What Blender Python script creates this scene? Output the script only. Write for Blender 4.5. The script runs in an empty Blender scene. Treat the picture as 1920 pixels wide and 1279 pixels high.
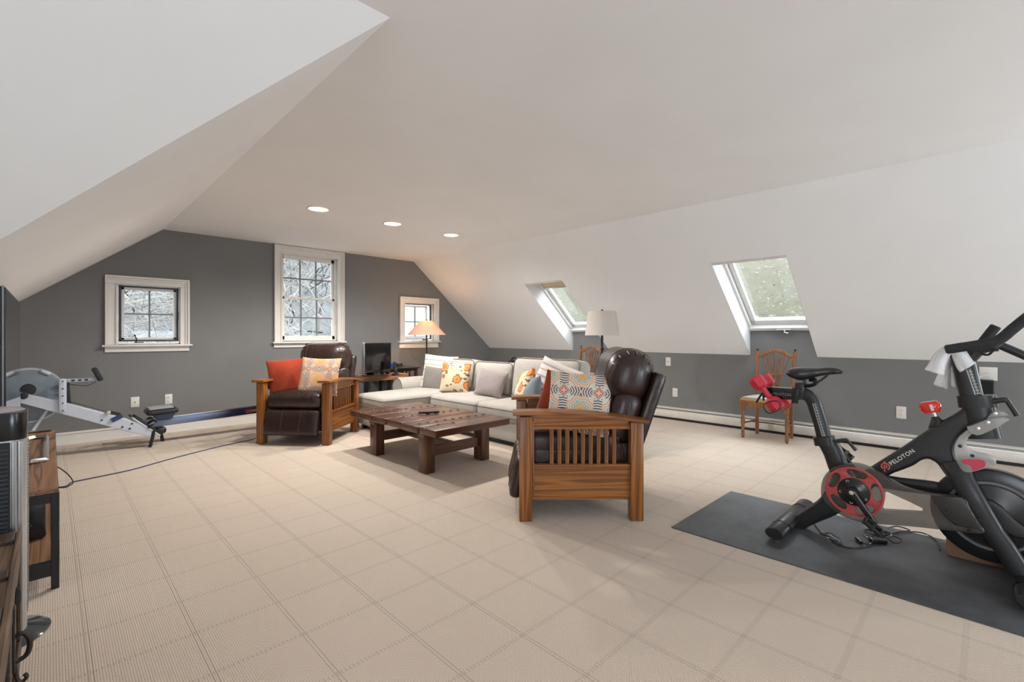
import bpy, bmesh, math, random
from math import sin, cos, pi, radians, sqrt, atan2
from mathutils import Vector, Matrix

# ---------------------------------------------------------------- camera, world, sun, lights, exposure
SC = bpy.context.scene
COL = SC.collection
cam_data = bpy.data.cameras.new('camera')
cam = bpy.data.objects.new('camera', cam_data)
COL.objects.link(cam)
cam.location = (0, 0, 1.15)
cam.rotation_euler = (radians(90), 0, radians(-44.57))
cam_data.sensor_width = 36.0
cam_data.lens = 880.0 / 1920.0 * 36.0
cam_data.shift_y = -10.5 / 1920.0
cam_data.clip_start = 0.02
SC.camera = cam

SC.view_settings.view_transform = 'Standard'
SC.view_settings.look = 'None'
SC.view_settings.gamma = 1.0
SC.view_settings.use_curve_mapping = False
SC.view_settings.exposure = 0.84
SC.cycles.use_denoising = True
SC.cycles.max_bounces = 12
SC.cycles.diffuse_bounces = 9
SC.cycles.transparent_max_bounces = 16
SC.cycles.sample_clamp_indirect = 6.0

world = bpy.data.worlds.new('overcast_sky')
SC.world = world
world.use_nodes = True
_bg = world.node_tree.nodes['Background']
_bg.inputs['Color'].default_value = (0.92, 0.96, 1.0, 1)
_bg.inputs['Strength'].default_value = 5.0

def add_light(name, kind, loc, rot, energy, color=(1, 1, 1), size=None, size_y=None, angle=None, radius=None):
    d = bpy.data.lights.new(name, kind)
    d.energy = energy
    d.color = color
    if kind == 'AREA':
        d.shape = 'RECTANGLE'
        d.size = size
        d.size_y = size_y
    if angle is not None:
        d.angle = angle
    if radius is not None:
        d.shadow_soft_size = radius
    o = bpy.data.objects.new(name, d)
    COL.objects.link(o)
    o.location = loc
    o.rotation_euler = rot
    return o

def aim(o, target):
    o.rotation_euler = (Vector(target) - o.location).to_track_quat('-Z', 'Y').to_euler()

# hazy sun, from over the right-hand roof slope
sun = add_light('sun', 'SUN', (12, 4, 12), (0, 0, 0), 9.0, (0.92, 0.965, 1), angle=radians(80))
aim(sun, (12 - 7.0, 4 + 0.8, 12 - 4.2))
# added fill lamps behind the camera (ceiling uplight, side wing)
a1 = add_light('ceiling_fill', 'AREA', (2.6, -4.6, 0.9), (0, 0, 0), 55, (0.78, 0.90, 1), 1.6, 0.8)  # added uplight to brighten the ceiling, no real fixture
aim(a1, (3.2, 3.6, 2.9))
a2 = add_light('wing_fill', 'AREA', (-3.8, -1.6, 1.15), (0, 0, 0), 56, (0.82, 0.92, 1), 3.0, 1.6)  # added fill toward the right wall; the wing has no windows
aim(a2, (6.0, 0.6, 0.9))
a3 = add_light('daylight_rear_skylight', 'AREA', (5.3, -2.0, 1.55), (0, 0, 0), 32, (0.90, 0.96, 1), 1.2, 1.2)
aim(a3, (2.0, -0.6, 0.6))

# ---------------------------------------------------------------- helpers
def link(name, data, parent=None):
    o = bpy.data.objects.new(name, data)
    COL.objects.link(o)
    if parent is not None:
        o.parent = parent
    return o

def tag(o, label=None, cat=None, group=None, kind=None):
    if label: o['label'] = label
    if cat: o['category'] = cat
    if group: o['group'] = group
    if kind: o['kind'] = kind
    return o

def thing(name, label, cat, loc=(0, 0, 0), rz=0, group=None):
    o = link(name, None)
    o.location = loc
    o.rotation_euler = (0, 0, rz)
    o.empty_display_size = 0.1
    return tag(o, label, cat, group)

def dup(root, label=None, loc=None, rz=None, group=None):
    r = root.copy(); COL.objects.link(r)
    if loc is not None: r.location = loc
    if rz is not None: r.rotation_euler = (0, 0, rz)
    if label: r['label'] = label
    if group: r['group'] = group
    for ch in list(root.children):
        c = ch.copy(); COL.objects.link(c); c.parent = r
        for g in ch.children:
            d = g.copy(); COL.objects.link(d); d.parent = c
    return r

class MB:
    """collects shapes; build() links them as one mesh object"""
    def __init__(self):
        self.bm = bmesh.new()
        self.uv = self.bm.loops.layers.uv.new('UVMap')

    def box(self, lo, hi, bev=0.0, seg=2, mat=None):
        lo, hi = Vector(lo), Vector(hi)
        M = Matrix.Translation((lo + hi) / 2) @ Matrix.Diagonal((abs(hi.x - lo.x), abs(hi.y - lo.y), abs(hi.z - lo.z), 1))
        r = bmesh.ops.create_cube(self.bm, size=1.0, matrix=M)
        vs = r['verts']
        if bev > 0:
            es = list({e for v in vs for e in v.link_edges})
            rb = bmesh.ops.bevel(self.bm, geom=es, offset=bev, segments=seg, affect='EDGES', profile=0.5, clamp_overlap=True)
            vs = list({v for f in rb['faces'] for v in f.verts} | {v for v in vs if v.is_valid})
        if mat is not None:
            for v in vs: v.co = mat @ v.co
        return self

    def bar(self, a, b, w, h, bev=0.0, up=(0, 0, 1), seg=2):
        """rectangular bar from a to b, w across, h along up"""
        a, b = Vector(a), Vector(b)
        x = (b - a); L = x.length; x.normalize()
        up = Vector(up)
        y = up.cross(x)
        if y.length < 1e-6: y = Vector((0, 1, 0)).cross(x)
        y.normalize(); z = x.cross(y)
        M = Matrix((x, y, z)).transposed().to_4x4(); M.translation = (a + b) / 2
        return self.box((-L / 2, -w / 2, -h / 2), (L / 2, w / 2, h / 2), bev, seg, M)

    def sweep(self, path, ra, rb=None, n=12, side=None, caps=True, closed=False, power=2.0):
        """elliptical tube; ra is in-plane half width, rb is half width along `side`"""
        P = [Vector(p) for p in path]; m = len(P)
        def rad(r, i): return r[i] if isinstance(r, (list, tuple)) else r
        if rb is None: rb = ra
        rings = []
        prev = None
        for i in range(m):
            if closed: t = P[(i + 1) % m] - P[i - 1]
            else: t = P[min(i + 1, m - 1)] - P[max(i - 1, 0)]
            t.normalize()
            if side is not None: s = Vector(side)
            elif prev is None: s = Vector((0, 0, 1)) if abs(t.z) < 0.9 else Vector((1, 0, 0))
            else: s = prev
            s = s - t * s.dot(t)
            if s.length < 1e-6: s = t.orthogonal()
            s.normalize(); prev = s
            u = s.cross(t)
            ring = []
            for k in range(n):
                a = 2 * pi * k / n
                c_, s_ = cos(a), sin(a)
                if power != 2.0:
                    c_ = math.copysign(abs(c_) ** (2 / power), c_); s_ = math.copysign(abs(s_) ** (2 / power), s_)
                ring.append(self.bm.verts.new(P[i] + u * (rad(ra, i) * c_) + s * (rad(rb, i) * s_)))
            rings.append(ring)
        cnt = m if closed else m - 1
        for i in range(cnt):
            A, B = rings[i], rings[(i + 1) % m]
            for k in range(n):
                self.bm.faces.new((A[k], A[(k + 1) % n], B[(k + 1) % n], B[k]))
        if caps and not closed:
            self.bm.faces.new(rings[0][::-1]); self.bm.faces.new(rings[-1])
        return self

    def lathe(self, prof, n=24, mat=None, cap=True):
        """prof: list of (r, z)"""
        rings = []
        for r, z in prof:
            rings.append([self.bm.verts.new((max(r, 1e-4) * cos(2 * pi * k / n), max(r, 1e-4) * sin(2 * pi * k / n), z)) for k in range(n)])
        for A, B in zip(rings, rings[1:]):
            for k in range(n):
                self.bm.faces.new((A[k], A[(k + 1) % n], B[(k + 1) % n], B[k]))
        if cap:
            self.bm.faces.new(rings[0][::-1]); self.bm.faces.new(rings[-1])
        if mat is not None:
            for R in rings:
                for v in R: v.co = mat @ v.co
        return self

    def softbox(self, size, r, crown=0.0, n=10, mat=None, sag=0.0):
        """upholstered block centred on the origin: rounded edges, crowned broad faces"""
        sx, sy, sz = size
        h = Vector((sx / 2, sy / 2, sz / 2))
        r = min(r, min(h) * 0.999)
        new = []
        cache = {}
        def vert(p):
            key = tuple(round(c, 5) for c in p)
            if key in cache: return cache[key]
            q = Vector(p)
            inner = Vector([max(-(h[i] - r), min(h[i] - r, q[i])) for i in range(3)])
            d = q - inner
            w = inner + d.normalized() * r if d.length > 1e-9 else q
            u, v = q.x / h.x, q.y / h.y
            k = crown * (1 - u * u) * (1 - v * v)
            w.z += k * (q.z / h.z)
            w.y += sag * (1 - u * u) * (1 - (q.z / h.z) ** 2) * (v if abs(v) > 0.99 else 0)
            nv = self.bm.verts.new(w); cache[key] = nv; new.append(nv)
            return nv
        def grid(ax):
            o1, o2 = [i for i in range(3) if i != ax]
            for sgn in (-1, 1):
                G = []
                for i in range(n + 1):
                    row = []
                    for j in range(n + 1):
                        p = [0, 0, 0]
                        p[ax] = sgn * h[ax]
                        # cluster samples near the edges
                        ti = -cos(pi * i / n); tj = -cos(pi * j / n)
                        p[o1] = h[o1] * ti; p[o2] = h[o2] * tj
                        row.append(vert(p))
                    G.append(row)
                for i in range(n):
                    for j in range(n):
                        f = (G[i][j], G[i + 1][j], G[i + 1][j + 1], G[i][j + 1])
                        if len(set(f)) == 4:
                            try: self.bm.faces.new(f)
                            except ValueError: pass
        for ax in range(3): grid(ax)
        if mat is not None:
            for v in new: v.co = mat @ v.co
        return self

    def pillow(self, w, h, t, n=20, pinch=0.07, mat=None, seed=0):
        rnd = random.Random(seed)
        ph = [rnd.uniform(0, 6.28) for _ in range(6)]
        new = []
        sides = []
        for sg in (1, -1):
            G = []
            for i in range(n + 1):
                row = []
                for j in range(n + 1):
                    u, v = -cos(pi * i / n), -cos(pi * j / n)
                    x = w / 2 * u * (1 - pinch * (1 - v * v))
                    y = h / 2 * v * (1 - pinch * (1 - u * u))
                    f = max(0.0, (1 - u * u) * (1 - v * v))
                    z = sg * t / 2 * (f ** 0.42) * (1 + 0.09 * sin(3 * u + ph[0]) * sin(3.2 * v + ph[1])) \
                        + 0.012 * sin(2.2 * u + ph[2]) * sin(1.7 * v + ph[3])
                    if sg == -1 and (i in (0, n) or j in (0, n)):
                        row.append(sides[0][i][j])
                    else:
                        vv = self.bm.verts.new((x, y, z)); row.append(vv); new.append(vv)
                G.append(row)
            sides.append(G)
            for i in range(n):
                for j in range(n):
                    q = [(i, j), (i + 1, j), (i + 1, j + 1), (i, j + 1)]
                    if sg == -1: q = q[::-1]
                    try: f = self.bm.faces.new([G[a][b] for a, b in q])
                    except ValueError: continue
                    for lp, (a, b) in zip(f.loops, q):
                        lp[self.uv].uv = ((1 - cos(pi * a / n)) / 2, (1 - cos(pi * b / n)) / 2)
        if mat is not None:
            for v in new: v.co = mat @ v.co
        return self

    def sheet(self, rows, thick=0.008):
        """cloth: rows of points (all the same length), with thickness"""
        R = [[Vector(p) for p in r] for r in rows]
        m, n = len(R), len(R[0])
        nor = [[None] * n for _ in range(m)]
        for i in range(m):
            for j in range(n):
                a = R[min(i + 1, m - 1)][j] - R[max(i - 1, 0)][j]
                b = R[i][min(j + 1, n - 1)] - R[i][max(j - 1, 0)]
                c = a.cross(b)
                nor[i][j] = c.normalized() if c.length > 1e-9 else Vector((0, 0, 1))
        T = [[self.bm.verts.new(R[i][j] + nor[i][j] * thick / 2) for j in range(n)] for i in range(m)]
        B = [[self.bm.verts.new(R[i][j] - nor[i][j] * thick / 2) for j in range(n)] for i in range(m)]
        F = self.bm.faces.new
        for i in range(m - 1):
            for j in range(n - 1):
                F((T[i][j], T[i + 1][j], T[i + 1][j + 1], T[i][j + 1]))
                F((B[i][j], B[i][j + 1], B[i + 1][j + 1], B[i + 1][j]))
        for i in range(m - 1):
            F((T[i][0], B[i][0], B[i + 1][0], T[i + 1][0])); F((T[i][n - 1], T[i + 1][n - 1], B[i + 1][n - 1], B[i][n - 1]))
        for j in range(n - 1):
            F((T[0][j], T[0][j + 1], B[0][j + 1], B[0][j])); F((T[m - 1][j], B[m - 1][j], B[m - 1][j + 1], T[m - 1][j + 1]))
        return self

    def flat(self, outer, holes=(), t=0.02, bev=0.0, M=None, seg=2):
        """plate cut from a 2-D outline with holes; local z is the thickness, centred on 0"""
        cu = bpy.data.curves.new('outline', 'CURVE')
        cu.dimensions = '2D'; cu.fill_mode = 'BOTH'
        cu.extrude = max(t / 2 - bev, 0.0); cu.bevel_depth = bev; cu.bevel_resolution = seg
        if bev: cu.offset = -bev
        for ring in [outer] + list(holes):
            s = cu.splines.new('POLY'); s.points.add(len(ring) - 1)
            for p, q in zip(s.points, ring): p.co = (q[0], q[1], 0, 1)
            s.use_cyclic_u = True
        o = bpy.data.objects.new('outline', cu)
        me = bpy.data.meshes.new_from_object(o)
        if M is not None: me.transform(M)
        self.bm.from_mesh(me)
        bpy.data.objects.remove(o); bpy.data.curves.remove(cu); bpy.data.meshes.remove(me)
        return self

    def build(self, name, mat, parent=None, smooth=True, angle=40, loc=None):
        bmesh.ops.remove_doubles(self.bm, verts=self.bm.verts, dist=1e-5)
        bmesh.ops.recalc_face_normals(self.bm, faces=self.bm.faces)
        me = bpy.data.meshes.new(name)
        self.bm.to_mesh(me); self.bm.free()
        if mat is not None: me.materials.append(mat)
        if smooth:
            me.polygons.foreach_set('use_smooth', [True] * len(me.polygons))
            me.set_sharp_from_angle(angle=radians(angle))
        o = link(name, me, parent)
        if loc is not None: o.location = loc
        return o

# frames mapping a 2-D outline into the room
def YZ(x=0.0):   # (u,v) -> (x, u, v)
    return Matrix(((0, 0, 1, x), (1, 0, 0, 0), (0, 1, 0, 0), (0, 0, 0, 1)))
def XZ(y=0.0):   # (u,v) -> (u, y, v)
    return Matrix(((1, 0, 0, 0), (0, 0, -1, y), (0, 1, 0, 0), (0, 0, 0, 1)))

def smooth_path(pts, sub=5, closed=False):
    P = [Vector(p) for p in pts]; n = len(P); out = []
    for i in range(n if closed else n - 1):
        if closed: p0, p1, p2, p3 = P[i - 1], P[i], P[(i + 1) % n], P[(i + 2) % n]
        else: p0, p1, p2, p3 = P[max(i - 1, 0)], P[i], P[i + 1], P[min(i + 2, n - 1)]
        for k in range(sub):
            t = k / sub
            out.append(0.5 * ((2 * p1) + (p2 - p0) * t + (2 * p0 - 5 * p1 + 4 * p2 - p3) * t * t + (3 * p1 - p0 - 3 * p2 + p3) * t ** 3))
    if not closed: out.append(P[-1])
    return out

def tube(name, pts, r, mat, parent=None, n=8, sub=6, closed=False):
    return MB().sweep(smooth_path(pts, sub, closed) if sub else pts, r, n=n, closed=closed).build(name, mat, parent)

def circle(cx, cy, rx, ry=None, n=40, rot=0.0):
    ry = rx if ry is None else ry
    return [(cx + rx * cos(2 * pi * k / n) * cos(rot) - ry * sin(2 * pi * k / n) * sin(rot),
             cy + rx * cos(2 * pi * k / n) * sin(rot) + ry * sin(2 * pi * k / n) * cos(rot)) for k in range(n)]

# ---------------------------------------------------------------- materials
class NT:
    def __init__(self, name):
        self.m = bpy.data.materials.new(name); self.m.use_nodes = True
        self.t = self.m.node_tree; self.N = self.t.nodes
        self.b = self.N['Principled BSDF']; self.out = self.N['Material Output']
    def n(self, kind, **kw):
        nd = self.N.new(kind)
        for k, v in kw.items():
            if k.startswith('_'): setattr(nd, k[1:], v)
        return nd
    def set(self, sock, v):
        if isinstance(v, bpy.types.NodeSocket): self.t.links.new(v, sock)
        elif isinstance(v, (tuple, list)) and len(v) == 3 and sock.type == 'RGBA': sock.default_value = (*v, 1)
        else: sock.default_value = v
    def math(self, op, a, b=0.0, c=0.0):
        nd = self.n('ShaderNodeMath', _operation=op)
        self.set(nd.inputs[0], a); self.set(nd.inputs[1], b)
        if len(nd.inputs) > 2: self.set(nd.inputs[2], c)
        return nd.outputs[0]
    def mix(self, f, a, b, mode='MIX'):
        nd = self.n('ShaderNodeMix', _data_type='RGBA', _blend_type=mode)
        self.set(nd.inputs[0], f); self.set(nd.inputs[6], a); self.set(nd.inputs[7], b)
        return nd.outputs[2]
    def coord(self, kind='Object'):
        return self.n('ShaderNodeTexCoord').outputs[kind]
    def pos(self):
        return self.n('ShaderNodeNewGeometry').outputs['Position']
    def mapping(self, v, scale=(1, 1, 1), rot=(0, 0, 0), loc=(0, 0, 0)):
        nd = self.n('ShaderNodeMapping'); self.set(nd.inputs[0], v)
        nd.inputs['Scale'].default_value = scale; nd.inputs['Rotation'].default_value = rot; nd.inputs['Location'].default_value = loc
        return nd.outputs[0]
    def sep(self, v):
        nd = self.n('ShaderNodeSeparateXYZ'); self.set(nd.inputs[0], v); return nd.outputs
    def comb(self, x, y, z=0.0):
        nd = self.n('ShaderNodeCombineXYZ'); self.set(nd.inputs[0], x); self.set(nd.inputs[1], y); self.set(nd.inputs[2], z)
        return nd.outputs[0]
    def noise(self, v, scale, detail=3.0, rough=0.5, dist=0.0):
        nd = self.n('ShaderNodeTexNoise'); self.set(nd.inputs['Vector'], v)
        nd.inputs['Scale'].default_value = scale; nd.inputs['Detail'].default_value = detail
        nd.inputs['Roughness'].default_value = rough; nd.inputs['Distortion'].default_value = dist
        return nd.outputs['Fac']
    def voronoi(self, v, scale, feature='F1', rnd=1.0):
        nd = self.n('ShaderNodeTexVoronoi', _feature=feature); self.set(nd.inputs['Vector'], v)
        nd.inputs['Scale'].default_value = scale; nd.inputs['Randomness'].default_value = rnd
        return nd.outputs
    def ramp(self, f, stops, interp='LINEAR'):
        nd = self.n('ShaderNodeValToRGB'); self.set(nd.inputs[0], f); cr = nd.color_ramp; cr.interpolation = interp
        while len(cr.elements) > 1: cr.elements.remove(cr.elements[-1])
        cr.elements[0].position = stops[0][0]; cr.elements[0].color = (*stops[0][1], 1)
        for p, c in stops[1:]:
            e = cr.elements.new(p); e.color = (*c, 1)
        return nd.outputs[0]
    def bump(self, h, strength=0.3, dist=0.01):
        nd = self.n('ShaderNodeBump'); self.set(nd.inputs['Height'], h)
        nd.inputs['Strength'].default_value = strength; nd.inputs['Distance'].default_value = dist
        self.t.links.new(nd.outputs[0], self.b.inputs['Normal'])
    def p(self, **kw):
        names = dict(color='Base Color', rough='Roughness', metal='Metallic', coat='Coat Weight', coatr='Coat Roughness', trans='Transmission Weight',
                     ior='IOR', sheen='Sheen Weight', spec='Specular IOR Level', alpha='Alpha', ecol='Emission Color', estr='Emission Strength')
        for k, v in kw.items(): self.set(self.b.inputs[names[k]], v)
        return self

def plain(name, color, rough=0.5, metal=0.0, var=0.06, scale=18.0, bump=0.0, coat=0.0, sheen=0.0, spec=0.5):
    """one colour with faint mottling and fine relief"""
    k = NT(name); v = k.coord('Object')
    f = k.noise(v, scale, 3)
    lo = tuple(c * (1 - var) for c in color); hi = tuple(min(1, c * (1 + var)) for c in color)
    k.p(color=k.ramp(f, [(0.3, lo), (0.7, hi)]), rough=rough, metal=metal, coat=coat, sheen=sheen, spec=spec)
    if bump: k.bump(k.noise(v, scale * 8, 2), bump, 0.002)
    return k.m

def wood(name, dark, light, axis='x', scale=9.0, rough=0.4, coat=0.15, ring=2.4):
    k = NT(name); v = k.coord('Object')
    s = {'x': (0.045, 1, 1), 'y': (1, 0.045, 1), 'z': (1, 1, 0.045)}[axis]
    mp = k.mapping(v, scale=s)
    big = k.noise(mp, scale * ring * 0.75, 2, 0.45, 0.5)
    w = k.math('FRACT', k.math('MULTIPLY', big, 7.0))
    w = k.math('ABSOLUTE', k.math('SUBTRACT', w, 0.5))
    fine = k.noise(k.mapping(v, scale=tuple(c if c < 1 else 6 for c in s)), scale * 9, 4, 0.7)
    f = k.math('ADD', k.math('MULTIPLY', w, 0.9), k.math('MULTIPLY', fine, 0.55))
    k.p(color=k.ramp(f, [(0.2, dark), (0.75, light)]), rough=rough, coat=coat, coatr=0.25)
    k.bump(f, 0.12, 0.002)
    return k.m

def emit(name, color, strength):
    k = NT(name); k.p(color=color, rough=0.5, ecol=color, estr=strength); return k.m

def make_glass(name, tint=(0.95, 0.97, 0.97)):
    k = NT(name); k.N.remove(k.b)
    tr = k.n('ShaderNodeBsdfTransparent'); k.set(tr.inputs[0], tint)
    gl = k.n('ShaderNodeBsdfGlossy'); gl.inputs['Roughness'].default_value = 0.02
    fr = k.n('ShaderNodeFresnel'); fr.inputs[0].default_value = 1.45
    mx = k.n('ShaderNodeMixShader')
    k.set(mx.inputs[0], k.math('MULTIPLY', fr.outputs[0], 0.25)); k.t.links.new(tr.outputs[0], mx.inputs[1]); k.t.links.new(gl.outputs[0], mx.inputs[2])
    k.t.links.new(mx.outputs[0], k.out.inputs[0])
    return k.m

def make_carpet():
    k = NT('carpet_loop_grid'); p = k.pos(); x, y, z = k.sep(p)
    S = 0.2983
    def near(c, off, half):     # 1 inside a thin line every S metres
        f = k.math('FRACT', k.math('ADD', k.math('DIVIDE', k.math('SUBTRACT', c, off), S), 0.5))
        d = k.math('MULTIPLY', k.math('ABSOLUTE', k.math('SUBTRACT', f, 0.5)), S)
        return k.math('LESS_THAN', d, half), d
    _, dx = near(x, 0.697, 0.01)
    _, dy = near(y, 1.552, 0.01)
    # paired lines along Y
    pair = k.math('LESS_THAN', k.math('ABSOLUTE', k.math('SUBTRACT', dx, 0.0065)), 0.0014)
    band = k.math('LESS_THAN', dy, 0.010)
    # loops: rows of stitches, brick offset
    row = k.math('FLOOR', k.math('DIVIDE', x, 0.0075))
    off = k.math('MULTIPLY', k.math('MODULO', k.math('ABSOLUTE', row), 2.0), 0.5)
    sx = k.math('SINE', k.math('MULTIPLY', k.math('FRACT', k.math('DIVIDE', x, 0.0075)), pi))
    sy = k.math('SINE', k.math('MULTIPLY', k.math('FRACT', k.math('ADD', k.math('DIVIDE', y, 0.0095), off)), pi))
    loop = k.math('MULTIPLY', sx, sy)
    dash = k.math('GREATER_THAN', k.math('FRACT', k.math('DIVIDE', x, 0.0149)), 0.5)
    # diamonds woven inside each square (twill direction changes)
    tw = k.math('FRACT', k.math('DIVIDE', k.math('ADD', k.math('ABSOLUTE', k.math('SUBTRACT', dx, 0.075)), k.math('ABSOLUTE', k.math('SUBTRACT', dy, 0.075))), 0.0225))
    tw = k.math('ABSOLUTE', k.math('SUBTRACT', tw, 0.5))
    n1 = k.noise(p, 1.1, 3); n2 = k.noise(p, 260, 2)
    base = k.ramp(n1, [(0.3, (0.69, 0.58, 0.485)), (0.7, (0.74, 0.635, 0.54))])
    c = k.mix(k.math('MULTIPLY', k.math('SUBTRACT', 1.0, loop), 0.36), base, (0.235, 0.165, 0.11))
    c = k.mix(k.math('MULTIPLY', tw, 0.22), c, (0.36, 0.275, 0.20))
    c = k.mix(k.math('MULTIPLY', n2, 0.12), c, (0.75, 0.64, 0.5))
    c = k.mix(k.math('MULTIPLY', k.math('MULTIPLY', band, dash), 0.22), c, (0.13, 0.11, 0.10))
    c = k.mix(k.math('MULTIPLY', pair, 0.5), c, (0.12, 0.10, 0.09))
    k.p(color=c, rough=0.95, spec=0.1, sheen=0.15)
    k.bump(k.math('ADD', loop, k.math('MULTIPLY', tw, 0.3)), 0.45, 0.003)
    return k.m

def pillow_stripe(name):
    k = NT(name); u, v, w = k.sep(k.coord('UV'))
    f = k.math('ADD', k.math('MULTIPLY', v, 0.98), k.math('MULTIPLY', k.noise(k.coord('UV'), 60), 0.02))
    W, P, G, L = (0.78, 0.72, 0.68), (0.62, 0.42, 0.36), (0.42, 0.36, 0.36), (0.70, 0.60, 0.55)
    c = k.ramp(f, [(0, W), (0.08, L), (0.14, W), (0.2, G), (0.25, W), (0.33, P), (0.37, W), (0.45, L), (0.5, G), (0.54, W), (0.66, P), (0.7, W), (0.8, G), (0.84, L), (0.9, W)], 'CONSTANT')
    k.p(color=c, rough=0.9, sheen=0.2); k.bump(k.noise(k.coord('UV'), 300), 0.2, 0.002)
    return k.m

def pillow_floral(name):
    k = NT(name); uv = k.coord('UV')
    v = k.mapping(uv, scale=(1, 1, 1))
    vo = k.voronoi(v, 2.7, rnd=0.8); d = vo['Distance']; cell = k.sep(vo['Color'])
    # petals: modulate the radius by angle around each blossom's centre
    dv = k.n('ShaderNodeVectorMath', _operation='SUBTRACT'); k.set(dv.inputs[0], v); k.set(dv.inputs[1], vo['Position'])
    dxx, dyy, _ = k.sep(dv.outputs[0])
    ang = k.math('ARCTAN2', dyy, dxx)
    d2 = k.math('ADD', d, k.math('MULTIPLY', k.math('COSINE', k.math('MULTIPLY', ang, 9.0)), 0.03))
    warm = k.ramp(d2, [(0, (0.16, 0.06, 0.02)), (0.09, (0.70, 0.27, 0.04)), (0.17, (0.60, 0.09, 0.03)), (0.24, (0.78, 0.34, 0.08)), (0.36, (0.55, 0.11, 0.04)), (0.42, (0.16, 0.08, 0.04)), (0.445, (0.72, 0.60, 0.42))], 'CONSTANT')
    green = k.ramp(d2, [(0, (0.55, 0.45, 0.2)), (0.09, (0.2, 0.2, 0.12)), (0.18, (0.42, 0.38, 0.2)), (0.27, (0.25, 0.2, 0.13)), (0.31, (0.72, 0.60, 0.42))], 'CONSTANT')
    c = k.mix(k.math('GREATER_THAN', cell[0], 0.33), green, warm)
    # leaves between
    lv = k.voronoi(k.mapping(uv, scale=(1, 1.6, 1), rot=(0, 0, 0.7)), 5.6); lm = k.math('LESS_THAN', lv['Distance'], 0.36)
    bgm = k.math('GREATER_THAN', d2, 0.445)
    c = k.mix(k.math('MULTIPLY', lm, bgm), c, k.ramp(lv['Distance'], [(0, (0.42, 0.33, 0.12)), (0.2, (0.15, 0.10, 0.05))], 'CONSTANT'))
    k.p(color=c, rough=0.9, sheen=0.1); k.bump(k.noise(uv, 260), 0.2, 0.002)
    return k.m

def pillow_medallion(name, cool=False):
    k = NT(name); uv = k.coord('UV'); u, v, _ = k.sep(uv)
    T = 1.75
    def fold(c, o): return k.math('ABSOLUTE', k.math('SUBTRACT', k.math('FRACT', k.math('ADD', k.math('MULTIPLY', c, T), o)), 0.5))
    a, b = fold(u, 0.1), fold(v, 0.3)
    r = k.math('SQRT', k.math('ADD', k.math('MULTIPLY', a, a), k.math('MULTIPLY', b, b)))
    ang = k.math('ARCTAN2', b, a)
    star = k.math('ADD', r, k.math('MULTIPLY', k.math('ABSOLUTE', k.math('SINE', k.math('MULTIPLY', ang, 2.0))), 0.06))
    cream = (0.74, 0.68, 0.58) if cool else (0.60, 0.48, 0.36)
    if cool:
        red, yel, blu, ink = (0.70, 0.12, 0.10), (0.80, 0.50, 0.10), (0.30, 0.52, 0.55), (0.055, 0.06, 0.09)
    else:
        red, yel, blu, ink = (0.58, 0.13, 0.07), (0.68, 0.32, 0.04), (0.55, 0.34, 0.08), (0.16, 0.12, 0.11)
    c = k.ramp(star, [(0, cream), (0.035, yel), (0.06, cream), (0.10, red), (0.145, cream), (0.17, ink), (0.185, cream)], 'CONSTANT')
    # feathered scrolls
    sw = k.math('FRACT', k.math('ADD', k.math('MULTIPLY', r, 14.0), k.math('MULTIPLY', ang, 1.5)))
    scroll = k.math('MULTIPLY', k.math('LESS_THAN', sw, 0.42), k.math('MULTIPLY', k.math('GREATER_THAN', r, 0.19), k.math('LESS_THAN', k.math('MINIMUM', a, b), 0.125)))
    c = k.mix(scroll, c, ink)
    # diamonds of flowers at the folds' far corner
    a2, b2 = k.math('SUBTRACT', 0.5, a), k.math('SUBTRACT', 0.5, b)
    r2 = k.math('SQRT', k.math('ADD', k.math('MULTIPLY', a2, a2), k.math('MULTIPLY', b2, b2)))
    ang2 = k.math('ARCTAN2', b2, a2)
    r2 = k.math('ADD', r2, k.math('MULTIPLY', k.math('COSINE', k.math('MULTIPLY', ang2, 8.0)), 0.028))
    fl = k.ramp(r2, [(0, yel), (0.05, ink), (0.065, cream), (0.09, yel), (0.14, red), (0.16, cream), (0.185, blu), (0.24, cream), (0.262, yel), (0.28, cream), (0.295, red), (0.312, cream), (0.345, yel if cool else red), (0.357, cream), (0.37, red), (0.385, cream)], 'CONSTANT')
    c = k.mix(k.math('LESS_THAN', r2, 0.395), c, fl)
    k.p(color=c, rough=0.9, sheen=0.1); k.bump(k.noise(uv, 260), 0.2, 0.002)
    return k.m

def make_leather(name, col, rough=0.34):
    k = NT(name); v = k.coord('Object')
    n1 = k.noise(v, 6, 4); n2 = k.voronoi(v, 220)['Distance']; n3 = k.noise(k.mapping(v, scale=(1, 1, 0.4)), 9, 3, 0.55, 1.2)
    k.p(color=k.ramp(n1, [(0.3, tuple(c * 0.75 for c in col)), (0.7, tuple(c * 1.3 for c in col))]), rough=rough, coat=0.25, coatr=0.22)
    k.bump(k.math('ADD', k.math('MULTIPLY', n3, 1.0), k.math('MULTIPLY', n2, 0.05)), 0.5, 0.02)
    return k.m

def make_fabric(name, col, bump=0.25, var=0.05, weave=900):
    k = NT(name); v = k.coord('Object')
    n1 = k.noise(v, 5, 4); n2 = k.noise(v, weave, 1)
    k.p(color=k.ramp(n1, [(0.3, tuple(c * (1 - var) for c in col)), (0.7, tuple(min(1, c * (1 + var)) for c in col))]), rough=0.92, sheen=0.25, spec=0.2)
    k.bump(k.math('ADD', k.math('MULTIPLY', k.noise(v, 7, 3, 0.5, 0.8), 3.0), k.math('MULTIPLY', n2, 0.15)), bump, 0.012)
    return k.m

def make_shell(name, col, alpha, rough=0.15):
    """tinted translucent plastic"""
    k = NT(name); k.p(color=col, rough=rough, coat=0.3, alpha=alpha); return k.m

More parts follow.
